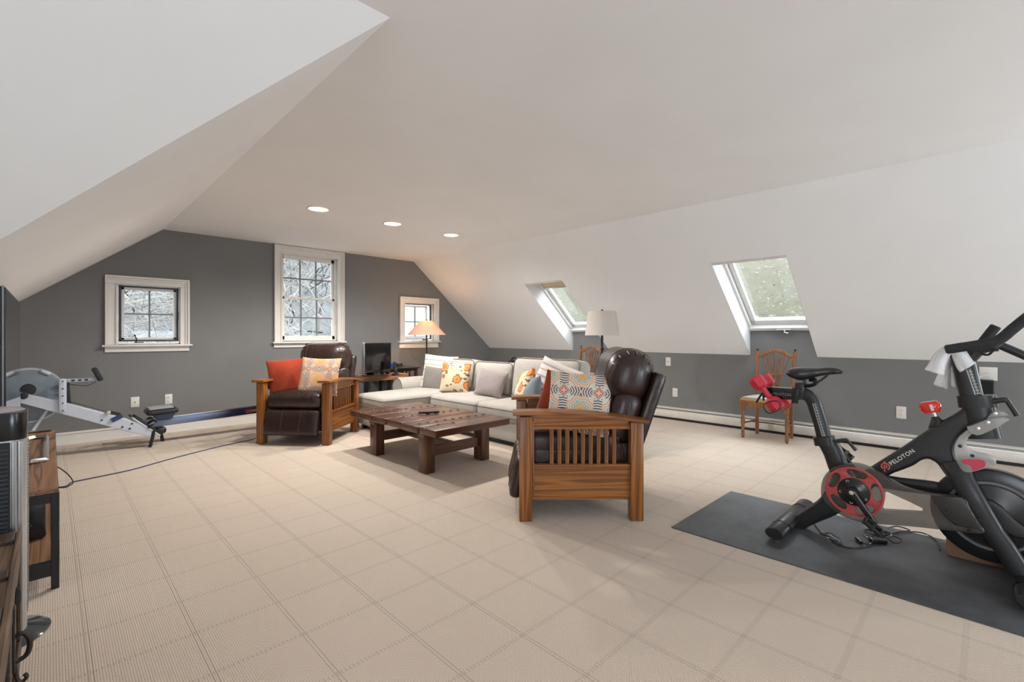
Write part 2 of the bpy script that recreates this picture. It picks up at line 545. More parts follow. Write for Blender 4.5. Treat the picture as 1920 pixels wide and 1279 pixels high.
M = {}
M['ceiling'] = plain('ceiling_paint', (0.895, 0.91, 0.93), 0.9, var=0.015, scale=2, spec=0.1)
M['grey'] = plain('wall_paint_grey', (0.20, 0.20, 0.20), 0.75, var=0.03, scale=3, spec=0.25)
M['trim'] = plain('trim_paint', (0.74, 0.715, 0.675), 0.42, var=0.02)
M['white_metal'] = plain('white_enamel', (0.72, 0.69, 0.64), 0.35, var=0.02)
M['skylight_white'] = plain('skylight_paint', (0.72, 0.72, 0.715), 0.4, var=0.01)
M['black_metal'] = plain('black_metal', (0.012, 0.012, 0.013), 0.4, 0.0, var=0.1)
M['dark_bronze'] = plain('dark_bronze', (0.035, 0.032, 0.03), 0.4, 0.6)
M['chrome'] = plain('chrome', (0.75, 0.75, 0.77), 0.18, 1.0, var=0.01)
M['steel'] = plain('brushed_steel', (0.55, 0.55, 0.56), 0.32, 1.0, var=0.03)
M['glass'] = make_glass('window_glass')
M['carpet'] = make_carpet()
OAK_D, OAK_L = (0.115, 0.032, 0.006), (0.37, 0.135, 0.026)
for ax in 'xyz': M['oak_' + ax] = wood('mission_oak_' + ax, OAK_D, OAK_L, ax)
OLD_D, OLD_L = (0.034, 0.011, 0.006), (0.135, 0.048, 0.021)
for ax in 'xyz': M['old_' + ax] = wood('old_door_wood_' + ax, OLD_D, OLD_L, ax, 7.0, 0.32, 0.3)
M['chairwood'] = wood('chair_cherry', (0.13, 0.042, 0.014), (0.33, 0.13, 0.045), 'z', 12, 0.35, 0.25)
M['console_wood'] = wood('console_wood', (0.09, 0.04, 0.018), (0.34, 0.17, 0.085), 'y', 8, 0.45, 0.1)
M['chest_wood'] = wood('chest_wood', (0.05, 0.028, 0.016), (0.20, 0.115, 0.06), 'y', 12, 0.55, 0.05)
M['chest_dark'] = wood('chest_rail_wood', (0.02, 0.012, 0.008), (0.07, 0.042, 0.028), 'y', 12, 0.5, 0.05)
M['desk_wood'] = wood('desk_wood', (0.16, 0.06, 0.025), (0.42, 0.20, 0.09), 'x', 8, 0.4, 0.1)
M['leather'] = make_leather('brown_leather', (0.023, 0.0088, 0.0066))
M['seam'] = plain('leather_seam_thread', (0.10, 0.05, 0.035), 0.6)
M['sofa'] = make_fabric('sofa_slipcover', (0.45, 0.42, 0.385))
M['welt'] = plain('welt_cord', (0.20, 0.16, 0.125), 0.9)
M['pil_grey'] = make_fabric('velvet_grey', (0.22, 0.20, 0.185))
M['pil_lilac'] = make_fabric('velvet_lilac_grey', (0.32, 0.275, 0.27))
M['pil_blue'] = make_fabric('velvet_blue_grey', (0.19, 0.23, 0.26))
M['pil_rust'] = make_fabric('velvet_rust', (0.27, 0.034, 0.012), var=0.25)
M['pil_maroon'] = make_fabric('velvet_red_brown', (0.24, 0.038, 0.016), var=0.15)
M['pil_stripe'] = pillow_stripe('stripe_cotton')
M['pil_floral'] = pillow_floral('floral_print')
M['pil_med_warm'] = pillow_medallion('medallion_print_warm')
M['pil_med_cool'] = pillow_medallion('medallion_print_cool', True)

# ================================================================ THE SETTING
YG, XR, ZC = 6.81, 6.10, 2.395          # gable wall, right knee wall, flat ceiling
KN = 0.91                               # knee wall height
XL, XC0, XC1 = -0.96, 0.95, 4.38        # left knee wall, ceiling creases
YB, XW = -7.0, -4.0                     # rear wall, end of the side wing
YV, YW = 1.645, 3.75                    # wing ceiling crease, wing knee wall

def structure(o):
    o['kind'] = 'structure'; return o

def slab(name, pts, push, mat):
    """flat panel with its room face through pts, thickened along push"""
    mb = MB(); push = Vector(push)
    A = [mb.bm.verts.new(Vector(p)) for p in pts]; B = [mb.bm.verts.new(Vector(p) + push) for p in pts]
    mb.bm.faces.new(A); mb.bm.faces.new(B[::-1])
    for i in range(len(A)):
        j = (i + 1) % len(A); mb.bm.faces.new((A[i], A[j], B[j], B[i]))
    return structure(mb.build(name, mat, smooth=False))

fl = MB().box((XW, YB, -0.12), (XR, YG, 0)).build('floor', M['carpet'], smooth=False); structure(fl)

CANS = [(1.878, 4.612), (2.709, 4.638), (3.533, 4.657)]
ceil_out = [(XC0, YG), (XC1, YG), (XC1, YB), (XW, YB), (XW, YV), (XC0, YV)]
c_ = MB().flat(ceil_out, [circle(x, y, 0.088) for x, y in CANS], t=0.10, M=Matrix.Translation((0, 0, ZC + 0.05)))
structure(c_.build('ceiling', M['ceiling'], smooth=False))
slab('ceiling_left', [(XC0, YV, ZC), (XC0, YG, ZC), (XL, YG, KN), (XL, YW, KN)], (-0.06, 0, 0.08), M['ceiling'])
slab('ceiling_wing', [(XC0, YV, ZC), (XL, YW, KN), (XW, YW, KN), (XW, YV, ZC)], (0, 0.06, 0.08), M['ceiling'])
slab('wall_left', [(XL, YW, 0), (XL, YG, 0), (XL, YG, KN), (XL, YW, KN)], (-0.1, 0, 0), M['grey'])
slab('wall_wing', [(XW, YW, 0), (XL, YW, 0), (XL, YW, KN), (XW, YW, KN)], (0, 0.1, 0), M['grey'])
slab('wall_wing_end', [(XW, YB, 0), (XW, YW, 0), (XW, YW, KN), (XW, YV, ZC), (XW, YB, ZC)], (-0.1, 0, 0), M['ceiling'])
slab('wall_rear', [(XW, YB, 0), (XR, YB, 0), (XR, YB, KN), (XC1, YB, ZC), (XW, YB, ZC)], (0, -0.1, 0), M['ceiling'])

# right-hand roof slope with two skylight openings reaching down to the knee wall
SKY = [(1.338, 2.045), (4.065, 4.772)]
TH = atan2(ZC - KN, XR - XC1); ct, st = cos(TH), sin(TH)
def slope(z0, w=0.0):        # (u along Y, v up the slope, w outwards)
    return Matrix(((0, -ct, st, XR + st * w), (1, 0, 0, 0), (0, st, ct, z0 + ct * w), (0, 0, 0, 1)))
S_OPEN, S_ALL = (XR - 4.97) / ct, (XR - XC1) / ct
out = [(YB, 0)]
for y0, y1 in SKY: out += [(y0, 0), (y0, S_OPEN), (y1, S_OPEN), (y1, 0)]
out += [(YG, 0), (YG, S_ALL), (YB, S_ALL)]
structure(MB().flat(out, t=0.1, M=slope(KN, 0.05)).build('ceiling_right', M['ceiling'], smooth=False))
ZS = 1.258                                # skylight frame foot
out = [(YB, 0), (YG, 0), (YG, KN)]
for y0, y1 in SKY[::-1]: out += [(y1, KN), (y1, ZS), (y0, ZS), (y0, KN)]
out += [(YB, KN)]
structure(MB().flat(out, t=0.1, M=YZ(XR + 0.05)).build('wall_right', M['grey'], smooth=False))

# gable wall with three window openings
W1 = (0.530, 1.120, 1.052, 1.728)        # hole x0 x1 z0 z1
W2 = (2.262, 3.052, 1.075, 2.290)
W3 = (4.188, 4.780, 1.055, 1.700)
rect = lambda a: [(a[0], a[2]), (a[1], a[2]), (a[1], a[3]), (a[0], a[3])]
g = MB().flat([(XL, 0), (XR, 0), (XR, KN), (XC1, ZC), (XC0, ZC), (XL, KN)], [rect(W1), rect(W2), rect(W3)], t=0.14, M=XZ(YG + 0.07))
structure(g.build('wall_gable', M['grey'], smooth=False))

# ---------------------------------------------------------------- windows in the gable
def window_shell(n, hole, ox0, ox1, oz1, stool_z, apron_z):
    x0, x1, z0, z1 = hole
    w = structure(link('window_%d' % n, None)); w.location = ((x0 + x1) / 2, YG, z0)
    L = w.location
    def P(a): return (a[0] - L.x, a[1] - L.y, a[2] - L.z)
    def B(mb, lo, hi, bev=0.004): mb.box(P(lo), P(hi), bev)
    # stepped casing: board + raised back band + bead
    for (a, b, c, d), side in (((ox0, x0 + 0.006, stool_z, z1 - 0.006), 'l'), ((x1 - 0.006, ox1, stool_z, z1 - 0.006), 'r'), ((ox0, ox1, z1 - 0.006, oz1), 't')):
        mb = MB(); B(mb, (a, YG - 0.018, c), (b, YG + 0.001, d))
        k = 0.022
        if side == 'l': B(mb, (a, YG - 0.048, c), (a + k, YG, d)); B(mb, (a + k, YG - 0.032, c), (a + 2 * k, YG, d)); B(mb, (b - 0.016, YG - 0.034, c), (b, YG, d))
        if side == 'r': B(mb, (b - k, YG - 0.048, c), (b, YG, d)); B(mb, (b - 2 * k, YG - 0.032, c), (b - k, YG, d)); B(mb, (a, YG - 0.034, c), (a + 0.016, YG, d))
        if side == 't':
            B(mb, (a, YG - 0.048, d - k), (b, YG, d)); B(mb, (a + k, YG - 0.032, d - 2 * k), (b - k, YG, d - k)); B(mb, (x0 - 0.01, YG - 0.034, c), (x1 + 0.01, YG, c + 0.016))
            B(mb, (a, YG - 0.048, c), (a + k, YG, d - k)); B(mb, (b - k, YG - 0.048, c), (b, YG, d - k)); B(mb, (a + k, YG - 0.032, c), (a + 2 * k, YG, d - 2 * k)); B(mb, (b - 2 * k, YG - 0.032, c), (b - k, YG, d - 2 * k))
        mb.build('casing', M['trim'], w, smooth=False)
    mb = MB(); B(mb, (ox0 - 0.025, YG - 0.07, stool_z - 0.022), (ox1 + 0.025, YG + 0.06, stool_z), 0.006); mb.build('stool', M['trim'], w)
    mb = MB(); B(mb, (ox0, YG - 0.02, apron_z), (ox1, YG + 0.001, stool_z - 0.022)); mb.build('apron', M['trim'], w, smooth=False)
    mb = MB(); t = 0.014
    for lo, hi in (((x0, z0), (x0 + t, z1)), ((x1 - t, z0), (x1, z1)), ((x0, z1 - t), (x1, z1)), ((x0, z0), (x1, z0 + t))):
        B(mb, (lo[0], YG - 0.004, lo[1]), (hi[0], YG + 0.14, hi[1]), 0)
    mb.build('jamb', M['trim'], w, smooth=False)
    return w, P

def sash(w, P, x0, x1, z0, z1, y, cols, rows, fw, fh_top, fh_bot, frame_mat, mw=0.016, bar_mat=None, dep=0.03):
    mb = MB()
    mb.box(P((x0, y, z0)), P((x0 + fw, y + dep, z1)), 0.003); mb.box(P((x1 - fw, y, z0)), P((x1, y + dep, z1)), 0.003)
    mb.box(P((x0, y, z0)), P((x1, y + dep, z0 + fh_bot)), 0.003); mb.box(P((x0, y, z1 - fh_top)), P((x1, y + dep, z1)), 0.003)
    s = mb.build('sash', frame_mat, w, smooth=False)
    ax0, ax1, az0, az1 = x0 + fw, x1 - fw, z0 + fh_bot, z1 - fh_top
    bm_ = bar_mat or frame_mat
    for i in range(1, cols):
        x = ax0 + (ax1 - ax0) * i / cols
        MB().box(P((x - mw / 2, y + 0.004, az0)), P((x + mw / 2, y + dep - 0.004, az1)), 0.002).build('muntin', bm_, s, smooth=False)
    for j in range(1, rows):
        z = az0 + (az1 - az0) * j / rows
        for i in range(cols):
            a = ax0 + (ax1 - ax0) * i / cols + (mw / 2 if i else 0); b = ax0 + (ax1 - ax0) * (i + 1) / cols - (mw / 2 if i < cols - 1 else 0)
            MB().box(P((a, y + 0.004, z - mw / 2)), P((b, y + dep - 0.004, z + mw / 2)), 0.002).build('muntin', bm_, s, smooth=False)
    for i in range(cols):
        for j in range(rows):
            a = ax0 + (ax1 - ax0) * i / cols + (mw / 2 if i else 0); b = ax0 + (ax1 - ax0) * (i + 1) / cols - (mw / 2 if i < cols - 1 else 0)
            c = az0 + (az1 - az0) * j / rows + (mw / 2 if j else 0); d = az0 + (az1 - az0) * (j + 1) / rows - (mw / 2 if j < rows - 1 else 0)
            MB().box(P((a, y + 0.013, c)), P((b, y + 0.017, d))).build('pane', M['glass'], s, smooth=False)
    return s

grille = plain('window_grille_grey', (0.20, 0.20, 0.20), 0.5)
def crank(w, P, x, z, fold=False):
    mb = MB()
    mb.box(P((x - 0.015, YG + 0.0, z)), P((x + 0.075, YG + 0.04, z + 0.012)), 0.005)
    h = mb.build('crank_base', M['dark_bronze'], w)
    pts = [P((x, YG + 0.015, z + 0.012)), P((x + 0.005, YG - 0.01, z + 0.03)), P((x - 0.012, YG - 0.02, z + 0.085))] if not fold else \
          [P((x + 0.02, YG + 0.01, z + 0.012)), P((x + 0.0, YG - 0.01, z + 0.022)), P((x - 0.05, YG - 0.012, z + 0.014))]
    mb = MB().sweep(smooth_path(pts), 0.006, n=8)
    mb.lathe([(0.004, -0.012), (0.009, -0.006), (0.009, 0.006), (0.004, 0.012)], 10, Matrix.Translation(pts[-1]))
    mb.build('crank_handle', M['dark_bronze'], w)

w1, P1 = window_shell(1, W1, 0.429, 1.206, 1.816, 1.045, 0.963)
s1 = sash(w1, P1, 0.575, 1.090, 1.10, 1.70, YG + 0.075, 2, 2, 0.03, 0.03, 0.026, M['skylight_white'], 0.016, grille)
mb = MB()
for lo, hi in (((0.552, 1.082), (0.576, 1.716)), ((1.088, 1.082), (1.108, 1.716)), ((0.552, 1.699), (1.108, 1.716)), ((0.552, 1.082), (1.108, 1.10))):
    mb.box(P1((lo[0], YG + 0.045, lo[1])), P1((hi[0], YG + 0.065, hi[1])), 0.002)
mb.build('screen_frame', M['black_metal'], w1, smooth=False)
MB().box(P1((1.096, YG + 0.02, 1.33)), P1((1.114, YG + 0.046, 1.43)), 0.004).build('latch', M['black_metal'], w1)
crank(w1, P1, 0.70, 1.066)

w2, P2 = window_shell(2, W2, 2.165, 3.148, 2.387, 1.063, 0.983)
sash(w2, P2, 2.280, 3.034, 1.66, 2.272, YG + 0.075, 3, 2, 0.04, 0.05, 0.03, M['trim'], 0.018, grille)
low = sash(w2, P2, 2.280, 3.034, 1.09, 1.69, YG + 0.040, 3, 2, 0.042, 0.03, 0.055, M['trim'], 0.018, grille)
MB().box(P2((2.64, YG + 0.028, 1.688)), P2((2.70, YG + 0.06, 1.705)), 0.005).build('sash_lock', M['steel'], w2)
mb = MB()
for x in (2.280, 3.026): mb.box(P2((x, YG + 0.02, 1.09)), P2((x + 0.008, YG + 0.04, 2.27)))
mb.build('stop_bead', M['trim'], w2, smooth=False)

w3, P3 = window_shell(3, W3, 4.098, 4.870, 1.791, 1.052, 0.938)
s3 = sash(w3, P3, 4.215, 4.70, 1.105, 1.66, YG + 0.075, 2, 2, 0.028, 0.028, 0.03, M['skylight_white'], 0.016, grille)
mb = MB()
for lo, hi in (((4.74, 1.09), (4.758, 1.69)), ((4.203, 1.67), (4.758, 1.69)), ((4.203, 1.085), (4.758, 1.10))):
    mb.box(P3((lo[0], YG + 0.04, lo[1])), P3((hi[0], YG + 0.06, hi[1])), 0.002)
mb.build('screen_frame', M['black_metal'], w3, smooth=False)
crank(w3, P3, 4.60, 1.07, True)

# ---------------------------------------------------------------- skylights
blind_mat = plain('blind_cloth', (0.72, 0.62, 0.44), 0.9)
for i, (y0, y1) in enumerate(SKY):
    w = structure(link('window_%d' % (4 + i), None)); w.location = (XR, (y0 + y1) / 2, KN)
    inv = Matrix.Translation(-w.location)
    cheek = [(XR + 0.06, KN + 0.002), (XR + 0.06, ZS + 0.02), (5.115, ZS + 0.8634 * 0.985 + 0.05), (4.95, KN + 0.8634 * 1.15 + 0.05), (4.972, KN + 0.8634 * 1.128), (XR, KN + 0.002)]
    for y in (y0 + 0.001, y1 - 0.001):
        MB().flat(cheek, t=0.004, M=inv @ XZ(y)).build('shaft_side', M['skylight_white'], w, smooth=False)
    mb = MB(); A = [Vector(p) for p in ((4.97, y0, 1.886), (4.97, y1, 1.886), (5.115, y1, 2.108), (5.115, y0, 2.108))]
    q = [mb.bm.verts.new(inv @ p) for p in A] + [mb.bm.verts.new(inv @ (p + Vector((-0.03, 0, 0.02)))) for p in A]
    for f in ((0, 1, 2, 3), (7, 6, 5, 4), (0, 4, 5, 1), (1, 5, 6, 2), (2, 6, 7, 3), (3, 7, 4, 0)): mb.bm.faces.new([q[a] for a in f])
    mb.build('shaft_head', M['skylight_white'], w, smooth=False)
    T = inv @ slope(ZS)
    LV = 0.985 / ct
    def plank(name, u0, v0, w0, u1, v1, w1_, mat=M['skylight_white'], par=None, bev=0.004):
        return MB().box((u0, v0, w0), (u1, v1, w1_), bev, mat=T).build(name, mat, par or w, smooth=False)
    plank('frame', y0, 0, -0.045, y0 + 0.03, LV, 0.06); plank('frame', y1 - 0.03, 0, -0.045, y1, LV, 0.06)
    plank('frame', y0, -0.012, -0.06, y1, 0.035, 0.06); plank('frame', y0, LV - 0.03, -0.045, y1, LV, 0.06)
    s = plank('sash', y0 + 0.034, 0.04, 0.0, y0 + 0.085, LV - 0.03, 0.05)
    plank('sash_stile', y1 - 0.085, 0.04, 0.0, y1 - 0.034, LV - 0.03, 0.05, par=s)
    plank('sash_rail', y0 + 0.034, 0.04, 0.0, y1 - 0.034, 0.105, 0.05, par=s)
    plank('sash_rail', y0 + 0.034, LV - 0.09, 0.0, y1 - 0.034, LV - 0.03, 0.05, par=s)
    plank('gasket', y1 - 0.034, 0.04, 0.005, y1 - 0.03, LV - 0.03, 0.045, M['steel'])
    plank('pane', y0 + 0.085, 0.105, 0.02, y1 - 0.085, LV - 0.09, 0.026, M['glass'], s, 0)
    ym = (y0 + y1) / 2 - 0.04
    plank('handle_plate', ym - 0.07, -0.002, -0.075, ym + 0.09, 0.02, -0.058, M['steel'])
    MB().sweep([T @ Vector(p) for p in ((ym, 0.01, -0.07), (ym, 0.0, -0.095), (ym - 0.04, -0.006, -0.105))], 0.007, n=8).build('handle', M['skylight_white'], w)
    if i == 1:
        plank('blind', y0 + 0.03, LV * 0.745, -0.03, y1 - 0.03, LV - 0.02, -0.022, blind_mat)
        plank('blind_bar', y0 + 0.03, LV * 0.725, -0.036, y1 - 0.03, LV * 0.75, -0.016, M['steel'])

# ---------------------------------------------------------------- baseboards and heater
mb = MB(); mb.box((XL, YG - 0.015, 0), (5.95, YG, 0.105), 0.002); mb.box((XL, YG - 0.022, 0.105), (5.95, YG, 0.132), 0.008)
structure(mb.build('baseboard_gable', M['trim'], smooth=False))
MB().box((XL, YW, 0), (XL + 0.015, YG - 0.02, 0.12), 0.004).build('baseboard_left', M['trim'], smooth=False)['kind'] = 'structure'
bb = structure(link('baseboard_right', None)); bb.location = (XR, 0, 0)
MB().box((-0.012, YB, 0.0), (-0.001, YG, 0.165)).build('back_plate', M['white_metal'], bb, smooth=False)
MB().flat([(0, 0.165), (-0.05, 0.152), (-0.05, 0.145), (0, 0.156)], t=YG - YB, M=XZ((YG + YB) / 2)).build('top_hood', M['white_metal'], bb, smooth=False)
mb = MB()
MB().flat([(-0.066, 0.03), (-0.072, 0.036), (-0.07, 0.115), (-0.06, 0.128), (-0.056, 0.126), (-0.064, 0.113), (-0.066, 0.036)], t=YG - YB, M=XZ((YG + YB) / 2)).build('front_cover', M['white_metal'], bb, smooth=False)
MB().flat([(-0.034, 0.128), (-0.036, 0.132), (-0.024, 0.140), (-0.021, 0.137)], t=YG - YB, M=XZ((YG + YB) / 2)).build('damper', M['white_metal'], bb, smooth=False)
MB().box((-0.055, YB, 0.0), (-0.013, YG, 0.10)).build('element_gap_shade', M['black_metal'], bb, smooth=False)  # black element box reaches the floor to put in the gap's shade

# ---------------------------------------------------------------- recessed lights
can_inner = plain('can_reflector', (0.85, 0.82, 0.75), 0.35)
bulb_mat = emit('lamp_glow', (1.0, 0.87, 0.66), 1.6)
where = ['nearest the left slope', 'middle of the three', 'nearest the right slope']
for i, (x, y) in enumerate(CANS):
    t = thing('recessed_light', 'lit round recessed ceiling light, ' + where[i] + ' in the row before the gable', 'light', (x, y, ZC), group='recessed ceiling lights')
    MB().lathe([(0.086, 0.004), (0.084, -0.004), (0.094, -0.009), (0.104, -0.006), (0.106, 0.0)], 32, cap=False).build('trim_ring', M['trim'], t)
    prof = []
    for k in range(7): prof += [(0.085 - k * 0.003, 0.0 + k * 0.011), (0.083 - k * 0.003, 0.008 + k * 0.011)]
    MB().lathe(prof + [(0.055, 0.08)], 32, cap=False).build('baffle', can_inner, t)
    MB().lathe([(0.06, 0.05), (0.05, 0.043), (0.025, 0.038), (0.001, 0.036)], 24, cap=False).build('bulb', bulb_mat, t)
    l = add_light('recessed_bulb', 'SPOT', (x, y, ZC - 0.012), (0, 0, 0), 64, (1, 0.96, 0.90), radius=0.05)
    l.data.spot_size = radians(165); l.data.spot_blend = 0.6

# ---------------------------------------------------------------- outlets and wall plates
def wall_plate(name, label, loc, rz, kind, w=0.072, h=0.117):
    """front of the plate looks along local -Y"""
    t = thing(name, label, 'outlet' if kind == 'duplex' else 'wall plate', loc, rz)
    MB().box((-w / 2, -0.006, -h / 2), (w / 2, 0, h / 2), 0.003).build('cover_plate', M['trim'], t)
    if kind == 'duplex':
        for s in (-1, 1):
            r = MB().lathe([(0.0165, 0.0), (0.0165, 0.003), (0.015, 0.004)], 20, Matrix.Translation((0, -0.006, s * 0.0215)) @ Matrix.Rotation(pi / 2, 4, 'X')).build('receptacle', M['trim'], t)
            mb = MB()
            for dx in (-0.006, 0.006): mb.box((dx - 0.0012, -0.0112, s * 0.0215 + 0.001), (dx + 0.0012, -0.0095, s * 0.0215 + 0.009))
            mb.lathe([(0.002, 0), (0.002, 0.0012)], 8, Matrix.Translation((0, -0.0098, s * 0.0215 - 0.006)) @ Matrix.Rotation(pi / 2, 4, 'X'))
            mb.build('slots', M['black_metal'], r)
    else:
        MB().lathe([(0.006, 0), (0.006, 0.004), (0.0035, 0.004), (0.0035, 0.012)], 12, Matrix.Translation((0, -0.006, 0)) @ Matrix.Rotation(pi / 2, 4, 'X')).build('jack', M['steel'] if kind == 'jack' else M['black_metal'], t)
    return t
wall_plate('cable_jack', 'cream cable wall plate on the dark gable wall, left of the duplex outlet', (0.691, YG, 0.392), 0, 'blank', 0.078, 0.118)
wall_plate('wall_outlet', 'cream duplex outlet on the dark gable wall above the rower seat', (1.003, YG, 0.397), 0, 'duplex')
wall_plate('wall_outlet', 'cream duplex outlet low on the right wall beside the leather recliner', (XR, 3.009, 0.369), -pi / 2, 'duplex')
wall_plate('cable_jack', 'cream cable plate high on the right wall above a duplex outlet', (XR, 3.11, 0.788), -pi / 2, 'blank')
wall_plate('wall_outlet', 'cream duplex outlet on the right wall between dining chair and bike frame', (XR, 0.615, 0.375), -pi / 2, 'duplex', 0.078, 0.122)
pl = wall_plate('cable_jack', 'cream square wall plate with a plugged cable behind the bike handlebar', (XR, 0.001, 0.80), -pi / 2, 'jack', 0.118, 0.122)
tube('cable', [(0.0, -0.018, 0.0), (-0.02, -0.05, -0.01), (-0.09, -0.08, -0.05), (-0.13, -0.06, -0.09)], 0.004, M['trim'], pl)

# ---------------------------------------------------------------- outside
kg = NT('leaf_litter'); kg.p(color=kg.ramp(kg.noise(kg.pos(), 1.6, 6, 0.75), [(0.3, (0.055, 0.058, 0.06)), (0.5, (0.095, 0.10, 0.105)), (0.7, (0.135, 0.14, 0.14))]), rough=1.0); leafy_ground = kg.m
mb = MB(); n = 24
G = [[None] * (n + 1) for _ in range(n + 1)]
for i in range(n + 1):
    for j in range(n + 1):
        x, y = -40 + 100 * i / n, -40 + 100 * j / n
        d = max(0.0, max(y - 13, (x - 18) * 0.8))
        G[i][j] = mb.bm.verts.new((x, y, -3.4 + max(min(max(0.0, y - 15) * 0.95, 17), 0.0) + 0.3 * sin(x * 0.7) * cos(y * 0.5)))
for i in range(n):
    for j in range(n): mb.bm.faces.new((G[i][j], G[i + 1][j], G[i + 1][j + 1], G[i][j + 1]))
structure(mb.build('ground', leafy_ground))

def thicket(name, label, count, area, zr, length, rad, mat, seed, up=0.3):
    rnd = random.Random(seed); mb = MB(); bm = mb.bm
    for _ in range(count):
        p = Vector((rnd.uniform(area[0], area[1]), rnd.uniform(area[2], area[3]), rnd.uniform(*zr)))
        d = Vector((rnd.gauss(0, 1), rnd.gauss(0, 1), rnd.gauss(up, 0.75))).normalized()
        L = rnd.uniform(*length); r = rnd.uniform(*rad)
        prev = None
        for k in range(4):
            s = k / 3
            o = d.orthogonal().normalized(); q = d.cross(o); rr = r * (1 - 0.85 * s)
            ring = [bm.verts.new(p + (o * cos(a) + q * sin(a)) * rr) for a in (0, 2.09, 4.19)]
            if prev:
                for m in range(3): bm.faces.new((prev[m], prev[(m + 1) % 3], ring[(m + 1) % 3], ring[m]))
            prev = ring
            p = p + d * (L / 3)
            d = (d + Vector((rnd.gauss(0, 0.25), rnd.gauss(0, 0.25), rnd.gauss(-0.02, 0.25)))).normalized()
    me = bpy.data.meshes.new(name); bm.to_mesh(me); bm.free(); me.materials.append(mat)
    return tag(link(name, me), label, 'branches', kind='stuff')
bark_pale = plain('bark_pale', (0.26, 0.25, 0.235), 0.9, var=0.25, scale=3)
bark_dark = plain('bark_dark', (0.06, 0.055, 0.05), 0.9, var=0.3, scale=3)
thicket('winter_thicket', 'pale bare winter branches outside the gable windows', 5200, (-3.5, 4.6, 10.2, 14.5), (-2.5, 6.0), (1.0, 3.2), (0.005, 0.014), bark_pale, 3)
thicket('distant_thicket', 'darker bare woods further behind the gable', 2600, (-10, 12, 18.5, 28), (-2, 10), (1.5, 4.0), (0.015, 0.05), bark_dark, 4)

def leaves(name, label, count, area, zr, size, mat, seed):
    rnd = random.Random(seed); vs, fs = [], []
    for _ in range(count):
        p = Vector((rnd.uniform(area[0], area[1]), rnd.uniform(area[2], area[3]), rnd.uniform(*zr)))
        a = Vector((rnd.gauss(0, 1), rnd.gauss(0, 1), rnd.gauss(0, 1))).normalized(); b = a.orthogonal().normalized(); s = rnd.uniform(*size)
        i = len(vs); vs += [p - a * s, p + b * s * 0.5, p + a * s, p - b * s * 0.5]; fs.append((i, i + 1, i + 2, i + 3))
    me = bpy.data.meshes.new(name); me.from_pydata([tuple(v) for v in vs], [], fs); me.materials.append(mat)
    return tag(link(name, me), label, 'foliage', kind='stuff')
kh = NT('hazy_hillside'); hp = kh.pos()
kh.p(color=kh.ramp(kh.math('ADD', kh.math('MULTIPLY', kh.noise(hp, 0.25, 3), 0.5), kh.math('MULTIPLY', kh.noise(hp, 4.0, 5, 0.8), 0.5)), [(0.3, (0.075, 0.078, 0.055)), (0.5, (0.125, 0.12, 0.092)), (0.7, (0.17, 0.155, 0.13))]), rough=1.0)
slab('hill', [(16, -20, -4), (16, 40, -4), (30, 40, 20), (30, -20, 20)], (0.5, 0, -0.5), kh.m)
k = NT('hazy_foliage'); k.p(color=k.ramp(k.noise(k.pos(), 0.7, 4), [(0.3, (0.11, 0.115, 0.08)), (0.5, (0.17, 0.165, 0.125)), (0.7, (0.22, 0.205, 0.175))]), rough=0.9)
leaves('woodland_foliage', 'hazy green and tan woodland seen through the skylights', 26000, (12.5, 18, -6, 22), (-3, 11), (0.02, 0.06), k.m, 7)
# neighbouring white standing-seam roof seen through the small right window
roof_mat = plain('snowy_roof', (0.30, 0.305, 0.31), 0.6, var=0.03)
rf = structure(link('roof', None)); rf.location = (6.75, 9.9, 0.5)
rf.rotation_euler = (radians(58), 0, radians(-38))
MB().box((-1.9, -2.6, -0.1), (1.9, 2.6, 0), 0).build('roof_sheet', roof_mat, rf, smooth=False)
seam0 = None
for i in range(8):
    s_ = MB().box((-1.8 + i * 0.5, -2.55, 0), (-1.775 + i * 0.5, 2.55, 0.035), 0).build('roof_seam', grille, rf, smooth=False) if seam0 is None else seam0.copy()
    if seam0 is None: seam0 = s_
    else: COL.objects.link(s_); s_.location.x = i * 0.5

# ================================================================ FURNITURE
def face(center, az, tilt=0.0, roll=0.0):
    """matrix of a flat thing whose front (+Z local) looks along compass az, tilted up, rolled clockwise as seen from the front"""
    a, t, r_ = radians(az), radians(tilt), radians(roll)
    n = Vector((cos(a) * cos(t), sin(a) * cos(t), sin(t)))
    r = Vector((0, 0, 1)).cross(n).normalized(); u = n.cross(r)
    x = r * cos(r_) - u * sin(r_); y = u * cos(r_) + r * sin(r_)
    m = Matrix((x, y, n)).transposed().to_4x4(); m.translation = Vector(center); return m

def put(o, m): o.matrix_world = m; return o

def pillow(label, mat, center, az, tilt, roll, w, h, t, seed, name='throw_pillow'):
    o = MB().pillow(w, h, t, 22, 0.06, seed=seed).build(name, mat)
    put(o, face(center, az, tilt, roll))
    return tag(o, label, 'pillow')

# ---------------------------------------------------------------- mission recliners
def round_rect(a0, a1, b0, b1, r, n=6):
    """outline of a rounded rectangle, as points (a, b), starting at the lower front"""
    out = []
    for cx, cy, s in ((a1 - r, b0 + r, -90), (a1 - r, b1 - r, 0), (a0 + r, b1 - r, 90), (a0 + r, b0 + r, 180)):
        for k in range(n + 1):
            t = radians(s + 90 * k / n); out.append((cx + r * cos(t), cy + r * sin(t)))
    return out

